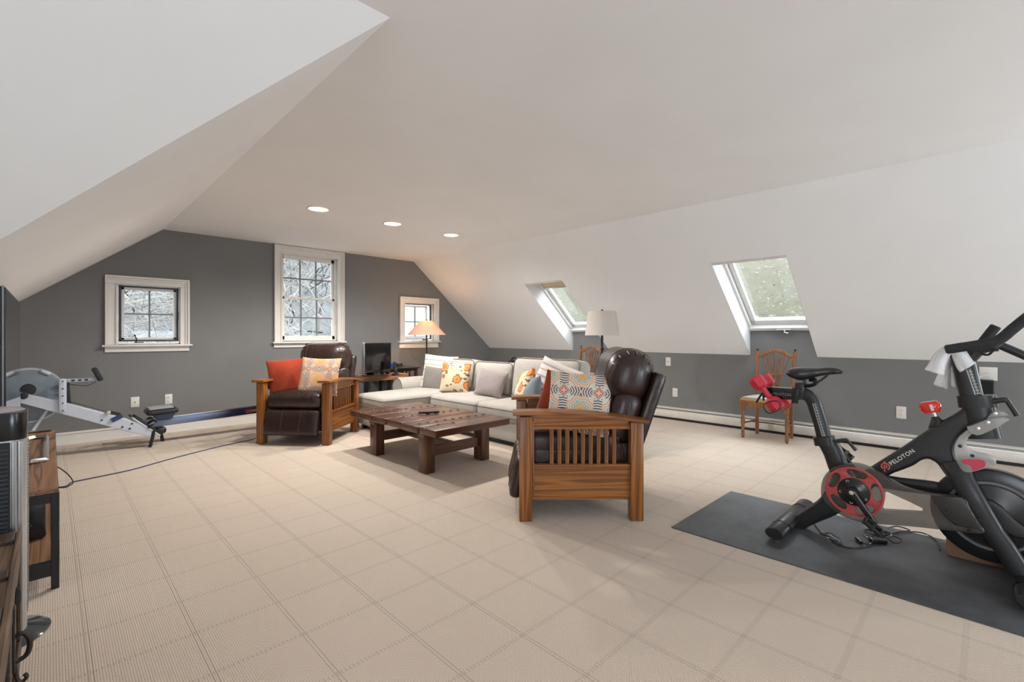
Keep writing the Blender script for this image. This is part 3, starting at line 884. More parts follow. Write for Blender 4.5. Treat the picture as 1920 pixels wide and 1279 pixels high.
def recliner(label, loc, rz):
    t = thing('recliner', label, 'armchair', loc, rz, 'mission oak recliners')
    for sy in (1, -1):
        y = 0.36 * sy
        for x in (0.345, -0.345):
            mb = MB().box((x - 0.04, y - 0.04, 0), (x + 0.04, y + 0.04, 0.648 if x > 0 else 0.612), 0.006)
            if x > 0: mb.box((x - 0.052, y + sy * 0.012 - 0.012, 0.15), (x - 0.041, y + sy * 0.012 + 0.012, 0.62), 0.002)
            mb.build('leg', M['oak_z'], t)
        # bowed arm board
        top = smooth_path([Vector((0.425, 0, 0.668)), Vector((0.25, 0, 0.672)), Vector((0.0, 0, 0.664)), Vector((-0.2, 0, 0.645)), Vector((-0.41, 0, 0.615))], 5)
        mb = MB().sweep([p + Vector((0, y, 0)) for p in top], 0.0125, 0.068, n=12, side=(0, 1, 0), power=7)
        mb.build('arm', M['oak_x'], t)
        # arched top rail
        arch = [(p.x, p.z - 0.014) for p in top if -0.31 < p.x < 0.31]
        rail = [(0.31, 0.585)] + [(-0.31, 0.585)] + arch[::-1]
        MB().flat(rail, t=0.024, bev=0.002, M=XZ(y)).build('side_rail', M['oak_x'], t, smooth=False)
        MB().box((-0.31, y - 0.017, 0.565), (0.31, y + 0.017, 0.586), 0.004).build('side_rail', M['oak_x'], t, smooth=False)
        MB().box((-0.31, y - 0.012, 0.125), (0.31, y + 0.012, 0.325), 0.002).build('side_panel', M['oak_x'], t, smooth=False)
        MB().box((-0.31, y - 0.02, 0.322), (0.31, y + 0.02, 0.348), 0.004).build('side_rail', M['oak_x'], t, smooth=False)
        first = None
        for i in range(9):
            x = 0.382 - 0.187 - 0.049 * i - 0.012
            if first is None:
                first = MB().box((-0.012, -0.008, 0.345), (0.012, 0.008, 0.568), 0.002).build('slat', M['oak_z'], t, smooth=False); s = first
            else:
                s = first.copy(); COL.objects.link(s); s.parent = t
            s.location = (x, y, 0)
    L = M['leather']
    MB().softbox((0.70, 0.62, 0.30), 0.03, n=6, mat=Matrix.Translation((-0.02, 0, 0.32))).build('seat_box', L, t)
    cu = MB().softbox((0.66, 0.625, 0.185), 0.075, 0.03, 12, Matrix.Translation((0.05, 0, 0.455))).build('seat_cushion', L, t)
    pr = [Vector((0.05 + a, 0, 0.455 + b)) for a, b in round_rect(-0.331, 0.331, -0.094, 0.094, 0.075)]
    # footrest: leans out at the bottom
    fm = Matrix.Translation((0.385, 0, 0.235)) @ Matrix.Rotation(radians(-13), 4, 'Y')
    fr = MB().softbox((0.085, 0.60, 0.27), 0.04, 0.0, 8, fm).build('footrest', L, t)
    pr = round_rect(-0.0435, 0.0435, -0.136, 0.136, 0.04)
    for y in (-0.1, 0.1):
        MB().sweep([fm @ Vector((a, y, b)) for a, b in pr], 0.0018, n=5, closed=True).build('seam', M['seam'], fr)
    # reclined back: axes n (forward) and b (up the back)
    B = Matrix.Translation((-0.305, 0, 0.42)) @ Matrix.Rotation(radians(-19), 4, 'Y')
    MB().softbox((0.085, 0.60, 0.66), 0.03, n=6, mat=B @ Matrix.Translation((-0.062, 0, 0.205))).build('back_shell', L, t)
    lum = MB().softbox((0.20, 0.59, 0.36), 0.085, 0.0, 12, B @ Matrix.Translation((0.07, 0, 0.185))).build('lumbar_cushion', L, t)
    hm = B @ Matrix.Translation((0.105, 0, 0.448)) @ Matrix.Rotation(radians(6), 4, 'Y')
    head = MB().softbox((0.315, 0.60, 0.37), 0.15, 0.0, 14, hm).build('head_cushion', L, t)
    pr = round_rect(-0.158, 0.158, -0.1855, 0.1855, 0.15, 10)
    for y in (-0.17, 0.17):
        MB().sweep([hm @ Vector((a, y, b)) for a, b in pr], 0.002, n=5, closed=True).build('seam', M['seam'], head)
    # puckers along the head cushion's ends
    for sy in (1, -1):
        for k in range(7):
            mb = MB(); a = radians(20 + 23 * k)
            p0 = Vector((0.132 * cos(a), sy * 0.262, 0.155 * sin(a))); p1 = Vector((0.148 * cos(a) , sy * 0.20, 0.176 * sin(a)))
            mb.sweep([hm @ p0, hm @ ((p0 + p1) / 2 + Vector((0.004 * cos(a), 0, 0.006 * sin(a)))), hm @ p1], [0.001, 0.006, 0.001], n=6)
            mb.build('pleat', L, head)
    MB().box((-0.30, -0.31, 0.13), (0.30, 0.31, 0.17), 0.01).build('mechanism', M['black_metal'], t, smooth=False)
    return t

rec_near = recliner('brown leather recliner, slatted oak side toward the viewer, nearest the coffee table', (2.616, 2.05, 0), radians(136.2))
rec_far = dup(rec_near, 'brown leather recliner with oak frame under the tall window, footrest facing out', (2.106, 5.374, 0), radians(220.4))

pillow('medallion print pillow in blue, red and ochre on the recliner beside the coffee table', M['pil_med_cool'], (2.492, 1.897, 0.692), 218, 20, 5, 0.42, 0.44, 0.13, 1)
pillow('rust red pillow mostly hidden behind the medallion pillow on the nearer recliner', M['pil_maroon'], (2.547, 2.039, 0.660), 214, 14, 16, 0.43, 0.42, 0.11, 2)
pillow('orange medallion print pillow on the leather recliner under the tall window', M['pil_med_warm'], (2.097, 5.121, 0.702), 224, 16, 2, 0.44, 0.42, 0.13, 3)
pillow('plain orange red velvet pillow against the arm of the recliner under the window', M['pil_rust'], (1.893, 5.463, 0.681), 262, 10, -4, 0.42, 0.42, 0.13, 4)

# ---------------------------------------------------------------- coffee table made from an old door
ct_ = thing('coffee_table', 'low coffee table made from an old studded plank door on thick square legs', 'table', (2.56, 3.80, 0))
X0, X1, Y0, Y1, ZT = 2.165 - 2.56, 2.985 - 2.56, 3.06 - 3.80, 4.54 - 3.80, 0.395
planks = [-0.74, -0.50, -0.24, 0.03, 0.28, 0.52, 0.74]
for i in range(6):
    rnd = random.Random(i)
    e0, e1 = rnd.uniform(-0.006, 0.006), rnd.uniform(-0.006, 0.006)
    MB().box((X0 + e0, planks[i] + 0.0012, 0.337), (X1 + e1, planks[i + 1] - 0.0012, ZT - 0.0008 * (i % 2)), 0.008, 3).build('plank', M['old_x'], ct_)
for x in (2.255 - 2.56, 2.862 - 2.56):
    for y in (3.31 - 3.80, 4.145 - 3.80):
        MB().box((x - 0.045, y - 0.06, 0), (x + 0.045, y + 0.06, 0.337), 0.006).build('leg', M['old_z'], ct_)
for y in (3.31 - 3.8, 4.145 - 3.8):
    MB().box((-0.25, y - 0.02, 0.13), (0.25, y + 0.02, 0.215), 0.004).build('stretcher', M['old_x'], ct_, smooth=False)
    MB().box((X0 + 0.03, y - 0.05, 0.30), (X1 - 0.03, y + 0.05, 0.338), 0.006).build('batten', M['old_x'], ct_, smooth=False)
MB().box((-0.025, -0.47, 0.15), (0.025, 0.33, 0.205), 0.004).build('stretcher', M['old_y'], ct_, smooth=False)
iron = plain('rusted_iron', (0.05, 0.04, 0.035), 0.55, 0.6, var=0.3)
studs = [(2.260, 4.219), (2.353, 4.218), (2.436, 4.210), (2.526, 4.212), (2.608, 4.194), (2.695, 4.193), (2.786, 4.195), (2.858, 4.171), (2.940, 4.163), (2.245, 3.802), (2.333, 3.797), (2.416, 3.788), (2.503, 3.789), (2.588, 3.782), (2.678, 3.776), (2.765, 3.771), (2.848, 3.763), (2.940, 3.766), (2.241, 3.400), (2.325, 3.397), (2.410, 3.390), (2.503, 3.393), (2.582, 3.382), (2.672, 3.381), (2.760, 3.377), (2.846, 3.377), (2.935, 3.372), (2.358, 4.411), (2.476, 4.384), (2.329, 3.257), (2.471, 3.235)]
st0 = None
for x, y in studs:
    if st0 is None:
        st0 = MB().lathe([(0.019, 0.0), (0.018, 0.003), (0.011, 0.006), (0.008, 0.011), (0.002, 0.013)], 10).build('stud', iron, ct_); s = st0
    else:
        s = st0.copy(); COL.objects.link(s); s.parent = ct_
    s.location = (x - 2.56, y - 3.80, 0.393)
for pts in ([(2.166, 4.298), (2.269, 4.356), (2.357, 4.412), (2.474, 4.385)], [(2.133, 3.168), (2.213, 3.226), (2.329, 3.257), (2.471, 3.235)]):
    MB().sweep(smooth_path([Vector((x - 2.56, y - 3.80, 0.3955)) for x, y in pts]), 0.003, 0.002, n=6).build('split_repair', iron, ct_)
rm = thing('remote_control', 'black remote control lying on the studded coffee table', 'remote', (2.60, 3.78, 0.396), radians(-28))
MB().softbox((0.20, 0.05, 0.02), 0.008, 0.002, 6, Matrix.Translation((0, 0, 0.016))).build('body', M['black_metal'], rm)
rub = plain('grey_buttons', (0.10, 0.10, 0.11), 0.6)
mb = MB()
for i in range(7):
    for j in (-1, 0, 1): mb.box((-0.085 + i * 0.024, j * 0.014 - 0.004, 0.026), (-0.075 + i * 0.024, j * 0.014 + 0.004, 0.0295), 0.001)
mb.build('buttons', rub, rm, smooth=False)

# ---------------------------------------------------------------- sectional sofa
so = thing('sectional_sofa', 'cream slipcovered sectional sofa with a chaise along the gable side', 'sofa', (3.80, 4.30, 0))
def sp(v): return Vector(v) - Vector((3.80, 4.30, 0))
def soft(name, lo, hi, r, crown=0.0, n=10, mat=None, par=None, rot=None):
    lo, hi = Vector(lo), Vector(hi); c = (lo + hi) / 2
    mt = Matrix.Translation(sp(c))
    if rot is not None: mt = mt @ rot
    return MB().softbox(tuple(hi - lo), r, crown, n, mt).build(name, mat or M['sofa'], par or so)
soft('base', (3.37, 2.95, 0.05), (4.30, 5.55, 0.29), 0.03)
soft('chaise_base', (2.73, 4.86, 0.05), (3.45, 5.53, 0.31), 0.035)
MB().box(sp((3.42, 2.98, 0.0)), sp((4.28, 5.5, 0.055))).build('plinth', M['black_metal'], so, smooth=False)
for x, y in ((2.80, 4.93), (2.80, 5.46)):
    MB().box(sp((x - 0.03, y - 0.03, 0)), sp((x + 0.03, y + 0.03, 0.056)), 0.004).build('foot', M['black_metal'], so)
def piping(lo, hi, z, r, par, pad=0.002):
    a = round_rect(lo[0] - pad, hi[0] + pad, lo[1] - pad, hi[1] + pad, r)
    MB().sweep([sp((x, y, z)) for x, y in a], 0.005, n=6, closed=True).build('piping', M['welt'], par)
for (lo, hi, nm) in (((3.33, 3.02, 0.26), (4.08, 3.95, 0.425), 'seat_cushion'), ((3.33, 3.955, 0.26), (4.08, 4.84, 0.425), 'seat_cushion'), ((2.70, 4.845, 0.285), (4.08, 5.50, 0.435), 'chaise_cushion')):
    c = soft(nm, lo, hi, 0.055, 0.022, 14)
    piping(lo, hi, hi[2] - 0.045, 0.05, c, -0.001)
    piping(lo, hi, lo[2] + 0.045, 0.05, c, -0.001)
soft('back_frame', (4.10, 2.86, 0.05), (4.34, 5.80, 0.735), 0.06)
for y, h, nm in ((5.655, 0.50, 'far'), (2.90, 0.55, 'near')):
    a = MB().softbox((0.94, 0.20, h - 0.05), 0.03, 0, 8, Matrix.Translation(sp((3.86, y, 0.05 + (h - 0.05) / 2))))
    a.sweep([sp((3.375, y, h - 0.055)), sp((3.40, y, h - 0.055)), sp((4.30, y, h - 0.055))], [0.118, 0.13, 0.13], n=24)
    ao = a.build('arm', M['sofa'], so)
    MB().sweep([sp((3.374, y + 0.12 * cos(t), h - 0.055 + 0.12 * sin(t))) for t in [2 * pi * k / 28 for k in range(28)]], 0.005, n=6, closed=True).build('piping', M['welt'], ao)
lean = Matrix.Rotation(radians(9), 4, 'Y')
for y0, y1, zt in ((4.675, 5.59, 0.83), (3.965, 4.67, 0.815), (2.97, 3.96, 0.885)):
    lo, hi = Vector((3.86, y0, 0.40)), Vector((4.14, y1, zt)); c = (lo + hi) / 2
    m_ = Matrix.Translation(sp(c)) @ lean @ Matrix.Rotation(pi / 2, 4, 'Y') @ Matrix.Rotation(pi / 2, 4, 'Z')
    # local: x along Y of the room, y up-ish, z through the cushion
    d = (hi.y - lo.y, hi.z - lo.z, 0.24)
    R_ = Matrix(((0, 0, -1, 0), (1, 0, 0, 0), (0, 1, 0, 0), (0, 0, 0, 1)))
    R_ = Matrix.Translation(sp(c)) @ lean @ R_
    b = MB().softbox(d, 0.075, 0.03, 14, R_).build('back_cushion', M['sofa'], so)
    rr = round_rect(-d[0] / 2 + 0.012, d[0] / 2 - 0.012, -d[1] / 2 + 0.012, d[1] / 2 - 0.012, 0.06)
    MB().sweep([R_ @ Vector((p, q, 0.098)) for p, q in rr], 0.0045, n=6, closed=True).build('piping', M['welt'], b)

pillow('cream pillow with pale woven stripes at the chaise end of the sofa', M['pil_stripe'], (3.80, 5.28, 0.655), 214, 16, 4, 0.48, 0.46, 0.13, 11)
pillow('small plain grey velvet pillow between the striped and the flowered pillow', M['pil_grey'], (3.64, 5.17, 0.575), 200, 14, 4, 0.34, 0.32, 0.12, 12)
pillow('square pillow with big orange flowers standing on the sofa left of centre', M['pil_floral'], (3.66, 4.74, 0.62), 208, 14, 2, 0.40, 0.38, 0.13, 13)
pillow('lilac grey velvet pillow lying back in the middle of the sofa', M['pil_lilac'], (3.72, 4.13, 0.585), 204, 26, 8, 0.37, 0.33, 0.14, 14)
pillow('brown flowered pillow leaning over beside the blue grey pillow', M['pil_floral'], (3.62, 3.48, 0.60), 150, 18, -14, 0.38, 0.38, 0.15, 15)
pillow('small blue grey pillow half hidden by the recliner pillow', M['pil_blue'], (3.50, 3.26, 0.585), 150, 20, -8, 0.30, 0.30, 0.13, 16)
pillow('white pillow with grey and rose stripes at the right end of the sofa', M['pil_stripe'], (3.66, 3.10, 0.665), 205, 20, 22, 0.46, 0.44, 0.13, 17)

# ---------------------------------------------------------------- desk, monitor and clutter
dk = thing('side_table', 'thick wooden slab table on black steel legs under the monitor', 'table', (3.36, 6.06, 0))
MB().box((-0.36, -0.16, 0.525), (0.34, 0.16, 0.60), 0.004).build('table_top', M['desk_wood'], dk, smooth=False)
for x in (-0.30, 0.05):
    mb = MB()
    for y in (-0.12, 0.12): mb.box((x - 0.025, y - 0.012, 0), (x + 0.025, y + 0.012, 0.525), 0.002)
    mb.box((x - 0.025, -0.12, 0.505), (x + 0.025, 0.12, 0.525)); mb.box((x - 0.025, -0.12, 0.0), (x + 0.025, 0.12, 0.02))
    mb.build('leg_frame', M['black_metal'], dk, smooth=False)
tube('power_cord', [(-0.02, -0.10, 0.525), (-0.06, -0.11, 0.42), (-0.09, -0.08, 0.2), (-0.09, -0.05, 0.01)], 0.004, M['black_metal'], dk)
dt = thing('slatted_side_table', 'dark wooden mission side table with slatted end behind the slab table', 'table', (3.78, 6.50, 0))
dark_w = wood('dark_mission_wood', (0.012, 0.006, 0.004), (0.05, 0.026, 0.016), 'x', 9, 0.4, 0.1)
MB().box((-0.36, -0.25, 0.635), (0.36, 0.25, 0.66), 0.005).build('table_top', dark_w, dt, smooth=False)
for x in (-0.31, 0.31):
    for y in (-0.2, 0.2): MB().box((x - 0.02, y - 0.02, 0), (x + 0.02, y + 0.02, 0.635), 0.003).build('leg', dark_w, dt, smooth=False)
for y in (-0.2, 0.2):
    MB().box((-0.29, y - 0.01, 0.60), (0.29, y + 0.01, 0.634)).build('apron', dark_w, dt, smooth=False)
    MB().box((-0.29, y - 0.01, 0.12), (0.29, y + 0.01, 0.16)).build('apron', dark_w, dt, smooth=False)
for x in (0.20, 0.14, 0.08, 0.02):
    MB().box((x - 0.011, -0.207, 0.16), (x + 0.011, -0.193, 0.60)).build('slat', dark_w, dt, smooth=False)

screen = NT('dark_screen'); screen.p(color=(0.004, 0.004, 0.005), rough=0.12); M['screen'] = screen.m
mo = thing('monitor', 'black computer monitor with silver edge standing on the slab table', 'monitor', (3.161, 5.814, 0.868), radians(282 - 270))
mo.location.z = 0.60
mb = MB().box((-0.235, -0.02, 0.055), (0.235, 0.035, 0.455), 0.012, 3); mb.build('housing', M['steel'], mo)
MB().box((-0.225, -0.026, 0.062), (0.225, -0.018, 0.45), 0.003).build('bezel', plain('gloss_black', (0.006, 0.006, 0.006), 0.15), mo)
MB().box((-0.205, -0.0275, 0.085), (0.205, -0.0255, 0.432)).build('screen', M['screen'], mo, smooth=False)
MB().bar((0, 0.04, 0.30), (0.0, 0.15, 0.01), 0.12, 0.02, 0.004, up=(0, 1, 1)).build('stand', M['black_metal'], mo)
MB().box((-0.14, -0.05, 0.0), (0.14, 0.16, 0.014), 0.006).build('foot', M['black_metal'], mo)
pa = thing('papers', 'loose white papers under the monitor on the slab table', 'papers', (3.20, 5.96, 0.60), radians(12))
for k in range(3): MB().box((-0.11, -0.055, 0.0005 + 0.0018 * k), (0.13, 0.05, 0.0018 + 0.0018 * k), mat=Matrix.Rotation(radians(7 * k - 6), 4, 'Z')).build('sheet', M['trim'], pa, smooth=False)
mu = thing('headset', 'black headset lying in front of the monitor', 'headset', (3.36, 5.98, 0.60), 0.4)
tube('headband', [(-0.06, 0, 0.03), (-0.05, 0.05, 0.04), (0.0, 0.075, 0.045), (0.05, 0.05, 0.04), (0.06, 0, 0.03)], 0.007, M['black_metal'], mu)
for sx in (-1, 1): MB().softbox((0.03, 0.06, 0.06), 0.014, 0, 6, Matrix.Translation((sx * 0.062, -0.01, 0.031))).build('ear_cup', M['black_metal'], mu)
ph = thing('cordless_phone', 'black cordless handset standing in its charger on the slab table', 'phone', (3.367, 5.695, 0.639), radians(20))
ph.location.z = 0.60
MB().softbox((0.08, 0.08, 0.03), 0.012, 0, 6, Matrix.Translation((0, 0, 0.015))).build('cradle', M['black_metal'], ph)
hs = MB().softbox((0.052, 0.03, 0.17), 0.012, 0, 8, Matrix.Translation((0, 0, 0.105)) @ Matrix.Rotation(radians(-8), 4, 'X')).build('handset', M['black_metal'], ph)
mb = MB()
for i in range(4):
    for j in (-1, 0, 1): mb.box((j * 0.014 - 0.005, -0.0185 - i * 0.0008, 0.055 + i * 0.014), (j * 0.014 + 0.005, -0.012, 0.063 + i * 0.014), 0.001)
mb.build('keypad', rub, hs, smooth=False)
blue = plain('blue_plastic', (0.01, 0.05, 0.30), 0.4)
bx = thing('blue_tray', 'bright blue tray of odds and ends on the dark side table', 'tray', (3.58, 6.42, 0.66))
MB().flat([(-0.15, -0.08), (0.15, -0.08), (0.15, 0.08), (-0.15, 0.08)], t=0.006, M=Matrix.Translation((0, 0, 0.003))).build('base', blue, bx, smooth=False)
mb = MB()
for lo, hi in (((-0.15, -0.08), (0.15, -0.074)), ((-0.15, 0.074), (0.15, 0.08)), ((-0.15, -0.08), (-0.144, 0.08)), ((0.144, -0.08), (0.15, 0.08))): mb.box((*lo, 0.005), (*hi, 0.06), 0.001)
mb.build('rim', blue, bx, smooth=False)
co = thing('cable_bundle', 'small heap of black cables and adapters beside the blue tray', 'cables', (3.86, 6.42, 0.66))
mb = MB(); rnd = random.Random(5)
for k in range(5):
    c = [Vector((0.05 * cos(a + k) * rnd.uniform(0.7, 1.3), 0.04 * sin(a + k) * rnd.uniform(0.7, 1.3), 0.012 + 0.009 * k + rnd.uniform(0, 0.006))) for a in [2 * pi * j / 8 for j in range(8)]]
    mb.sweep(smooth_path(c, 3, True), 0.006, n=6, closed=True)
mb.build('coil', M['black_metal'], co)
MB().softbox((0.07, 0.05, 0.05), 0.01, 0, 6, Matrix.Translation((-0.07, 0.0, 0.0262))).build('adapter', M['black_metal'], co)

# ---------------------------------------------------------------- floor lamps
shade_o = NT('lamp_shade_glowing'); so_c = shade_o.coord('Object')
_, _, zz = shade_o.sep(so_c)
shade_o.N.remove(shade_o.b)
df = shade_o.n('ShaderNodeBsdfDiffuse'); tl = shade_o.n('ShaderNodeBsdfTranslucent'); mx = shade_o.n('ShaderNodeMixShader')
shade_o.set(df.inputs[0], (0.80, 0.70, 0.58)); shade_o.set(tl.inputs[0], (0.85, 0.46, 0.14)); mx.inputs[0].default_value = 0.5
shade_o.t.links.new(df.outputs[0], mx.inputs[1]); shade_o.t.links.new(tl.outputs[0], mx.inputs[2]); shade_o.t.links.new(mx.outputs[0], shade_o.out.inputs[0])
def shade_mesh(r0, r1, h, z, t=0.003, n=40):
    return MB().lathe([(r0, z), (r1, z + h), (r1 - t, z + h), (r0 - t, z), (r0, z)], n, cap=False)
lo_ = thing('floor_lamp', 'slim floor lamp with lit orange cone shade before the small window', 'lamp', (4.258, 6.25, 0))
MB().lathe([(0.13, 0), (0.13, 0.012), (0.05, 0.025), (0.014, 0.04)], 28).build('base', M['dark_bronze'], lo_)
MB().lathe([(0.011, 0.03), (0.011, 1.12), (0.016, 1.125), (0.016, 1.15), (0.009, 1.155), (0.009, 1.225)], 12).build('pole', M['dark_bronze'], lo_)
MB().sweep([(0, 0, 1.225), (0, 0, 1.40)], 0.004, n=6).lathe([(0.009, 1.385), (0.012, 1.395), (0.004, 1.408)], 10).build('finial', M['dark_bronze'], lo_)
shade_mesh(0.305, 0.098, 0.222, 1.158).build('lamp_shade', shade_o.m, lo_)
MB().lathe([(0.012, 1.225), (0.03, 1.25), (0.033, 1.27), (0.02, 1.295), (0.004, 1.30)], 16).build('bulb', emit('warm_bulb', (1, 0.6, 0.25), 6), lo_)
add_light('floor_lamp_bulb', 'POINT', (0.0, 0.0, 1.335), (0, 0, 0), 4.2, (1, 0.58, 0.2), radius=0.03).parent = lo_

shade_g = make_fabric('lamp_shade_linen', (0.58, 0.535, 0.49), 0.05, 0.02)
lg = thing('floor_lamp', 'dark floor lamp with grey drum shade behind the sofa, before a skylight', 'lamp', (4.75, 3.272, 0))
MB().lathe([(0.15, 0), (0.15, 0.015), (0.06, 0.03), (0.02, 0.05)], 28).build('base', M['dark_bronze'], lg)
MB().lathe([(0.014, 0.04), (0.014, 0.97), (0.022, 0.975), (0.026, 0.985), (0.022, 0.995), (0.014, 1.0), (0.014, 1.20)], 14).build('pole', M['dark_bronze'], lg)
MB().sweep([(0, 0, 1.2), (0, 0, 1.455)], 0.004, n=6).lathe([(0.01, 1.44), (0.014, 1.448), (0.014, 1.455), (0.004, 1.466)], 10).build('finial', M['dark_bronze'], lg)
shade_mesh(0.206, 0.166, 0.29, 1.15).build('lamp_shade', shade_g, lg)

# ---------------------------------------------------------------- wheat-back chairs
rush = wood('rush_seat', (0.30, 0.17, 0.06), (0.55, 0.36, 0.16), 'y', 30, 0.8, 0)
pad_k = NT('seat_pad_print'); pv = pad_k.noise(pad_k.coord('Object'), 45, 3)
pad_k.p(color=pad_k.ramp(pv, [(0.35, (0.30, 0.32, 0.34)), (0.5, (0.60, 0.57, 0.52)), (0.62, (0.36, 0.40, 0.44))]), rough=0.9)
def dining_chair(label, loc, rz):
    t = thing('dining_chair', label, 'chair', loc, rz, 'wheat-back dining chairs')
    W = M['chairwood']
    for sy in (1, -1):
        prof = [(0.012, 0.0), (0.016, 0.02), (0.021, 0.045), (0.013, 0.06), (0.020, 0.075), (0.015, 0.09), (0.0215, 0.20), (0.017, 0.26), (0.023, 0.275), (0.015, 0.30), (0.0225, 0.315), (0.0235, 0.32)]
        MB().lathe(prof, 16, Matrix.Translation((0.165, sy * 0.222, 0))).box((0.165 - 0.022, sy * 0.222 - 0.022, 0.315), (0.165 + 0.022, sy * 0.222 + 0.022, 0.425), 0.004).build('leg', W, t)
        path = smooth_path([(-0.165, sy * 0.178, 0.0), (-0.165, sy * 0.18, 0.22), (-0.17, sy * 0.182, 0.43), (-0.195, sy * 0.19, 0.70), (-0.235, sy * 0.197, 0.965)], 4)
        MB().sweep(path, 0.0175, 0.0175, n=12, side=(1, 0, 0), power=5).build('leg', W, t)
        MB().lathe([(0.011, 0), (0.006, 0.008), (0.012, 0.018), (0.010, 0.028), (0.002, 0.033)], 12, Matrix.Translation((-0.236, sy * 0.197, 0.962))).build('finial', M['black_metal'], t)
        MB().sweep([(0.155, sy * 0.215, 0.165), (-0.16, sy * 0.18, 0.165)], 0.010, n=8).build('stretcher', W, t)
    # seat: scalloped apron, rush top and loose pad
    def trap(x0, x1, y0, y1): return [(x1, y1), (x1, -y1), (x0, -y0), (x0, y0)]
    MB().flat(trap(-0.175, 0.185, 0.185, 0.243), t=0.032, bev=0.012, M=Matrix.Translation((0, 0, 0.430))).build('rush_seat', rush, t)
    MB().flat([(0.2, 0.415), (0.2, 0.372), (0.15, 0.352), (0.09, 0.345), (0.04, 0.358), (0, 0.352), (-0.04, 0.358), (-0.09, 0.345), (-0.15, 0.352), (-0.2, 0.372), (-0.2, 0.415)], t=0.02, M=YZ(0.168)).build('apron', W, t, smooth=False)
    for sy in (1, -1):
        MB().bar((0.145, sy * 0.217, 0.388), (-0.15, sy * 0.182, 0.388), 0.018, 0.055).build('apron', W, t, smooth=False)
    MB().bar((-0.165, 0.165, 0.388), (-0.165, -0.165, 0.388), 0.018, 0.055).build('apron', W, t, smooth=False)
    MB().flat(trap(-0.15, 0.178, 0.165, 0.222), t=0.018, bev=0.008, M=Matrix.Translation((0, 0, 0.4555))).build('seat_pad', pad_k.m, t)
    # curved cross stretcher
    MB().sweep(smooth_path([(0.0, 0.197, 0.165), (-0.015, 0.1, 0.165), (-0.02, 0, 0.165), (-0.015, -0.1, 0.165), (0.0, -0.197, 0.165)], 4), 0.012, 0.009, n=8).build('stretcher', W, t)
    # arched crest
    def bx_(z): return -0.17 - (z - 0.43) * 0.122
    up = [(-0.185, 0.895), (-0.185, 0.925), (-0.15, 0.932), (-0.10, 0.968), (-0.05, 0.992), (0, 1.0), (0.05, 0.992), (0.10, 0.968), (0.15, 0.932), (0.185, 0.925), (0.185, 0.895)]
    lo2 = [(0.155, 0.893), (0.12, 0.905), (0.08, 0.938), (0.04, 0.956), (0, 0.962), (-0.04, 0.956), (-0.08, 0.938), (-0.12, 0.905), (-0.155, 0.893)]
    mt = Matrix.Translation((-0.17, 0, 0.43)) @ Matrix.Rotation(radians(-7), 4, 'Y') @ Matrix.Translation((0, 0, -0.43))
    MB().flat([(y, z) for y, z in up + lo2], t=0.022, bev=0.004, M=mt @ YZ(0)).build('crest_rail', W, t)
    # wheat sheaf of spindles, tied at a rail
    for i in range(7):
        a = (i - 3) / 3
        top_z = 0.955 - 0.055 * abs(a) ** 2.2
        p = [mt @ Vector((0.0, a * 0.135, top_z)), mt @ Vector((0.0, a * 0.108, 0.83)), mt @ Vector((0.0, a * 0.072, 0.70)), mt @ Vector((0.0, a * 0.068, 0.60)), mt @ Vector((0.0, a * 0.078, 0.515))]
        MB().sweep(smooth_path(p, 4), [0.0068] * 17, n=8).build('spindle', W, t)
    MB().box((-0.010, -0.092, 0.688), (0.010, 0.092, 0.708), 0.005, mat=mt).build('tie_rail', W, t)
    MB().box((-0.011, -0.172, 0.495), (0.011, 0.172, 0.525), 0.004, mat=mt).build('back_rail', W, t)
    return t
ch = dining_chair('wheat-back wooden chair with pale pad under a skylight, behind the red dumbbells', (5.735, 1.722, 0), pi)
dup(ch, 'wheat-back wooden chair standing behind the sofa by the grey drum lamp', (5.735, 4.31, 0), pi)

bg_ = thing('black_bag', 'black bag whose top shows over the middle of the sofa back', 'bag', (5.72, 5.74, 0))
MB().softbox((0.30, 0.30, 0.70), 0.10, 0.03, 10, Matrix.Translation((0, 0, 0.35))).build('body', plain('black_nylon', (0.02, 0.02, 0.021), 0.7), bg_)
tube('handle', [(0, -0.08, 0.70), (0, -0.05, 0.755), (0, 0.05, 0.755), (0, 0.08, 0.70)], 0.012, M['black_metal'], bg_)

# ================================================================ EXERCISE BIKE
rubber = NT('mat_rubber'); rv = rubber.coord('Object')
rubber.p(color=rubber.ramp(rubber.noise(rubber.mapping(rv, scale=(1, 1, 1)), 3.5, 5, 0.65), [(0.35, (0.045, 0.047, 0.052)), (0.65, (0.095, 0.098, 0.107))]), rough=0.5, spec=0.5)
rubber.bump(rubber.noise(rv, 420, 2), 0.35, 0.002)
ma = MB().box((-0.462, -0.925, 0), (0.462, 0.925, 0.006), 0.002).build('exercise_mat', rubber.m, smooth=False, loc=(3.107, 0.405, 0))
tag(ma, 'dark grey rubber exercise mat lying under the exercise bike', 'mat')

BX = 3.19
matte = plain('bike_black', (0.016, 0.0165, 0.018), 0.42, var=0.08, coat=0.1)
gloss = plain('bike_gloss_black', (0.012, 0.012, 0.013), 0.22)
smoke = make_shell('smoked_shell', (0.085, 0.08, 0.072), 0.62, 0.2)
frost = make_shell('frosted_shell', (0.50, 0.49, 0.48), 0.55, 0.25)
redp = plain('bike_red', (0.50, 0.075, 0.07), 0.4)
bk = thing('exercise_bike', 'black exercise bike with red pedal disc standing on the grey mat', 'exercise bike', (BX, 0.40, 0))
def bp(y, z, x=BX): return Vector((x - BX, y - 0.40, z))
def path(pts, x=BX): return [bp(y, z, x) for y, z in pts]
def outline(pts): return [(y - 0.40, z) for y, z in pts]
SX = (1, 0, 0)
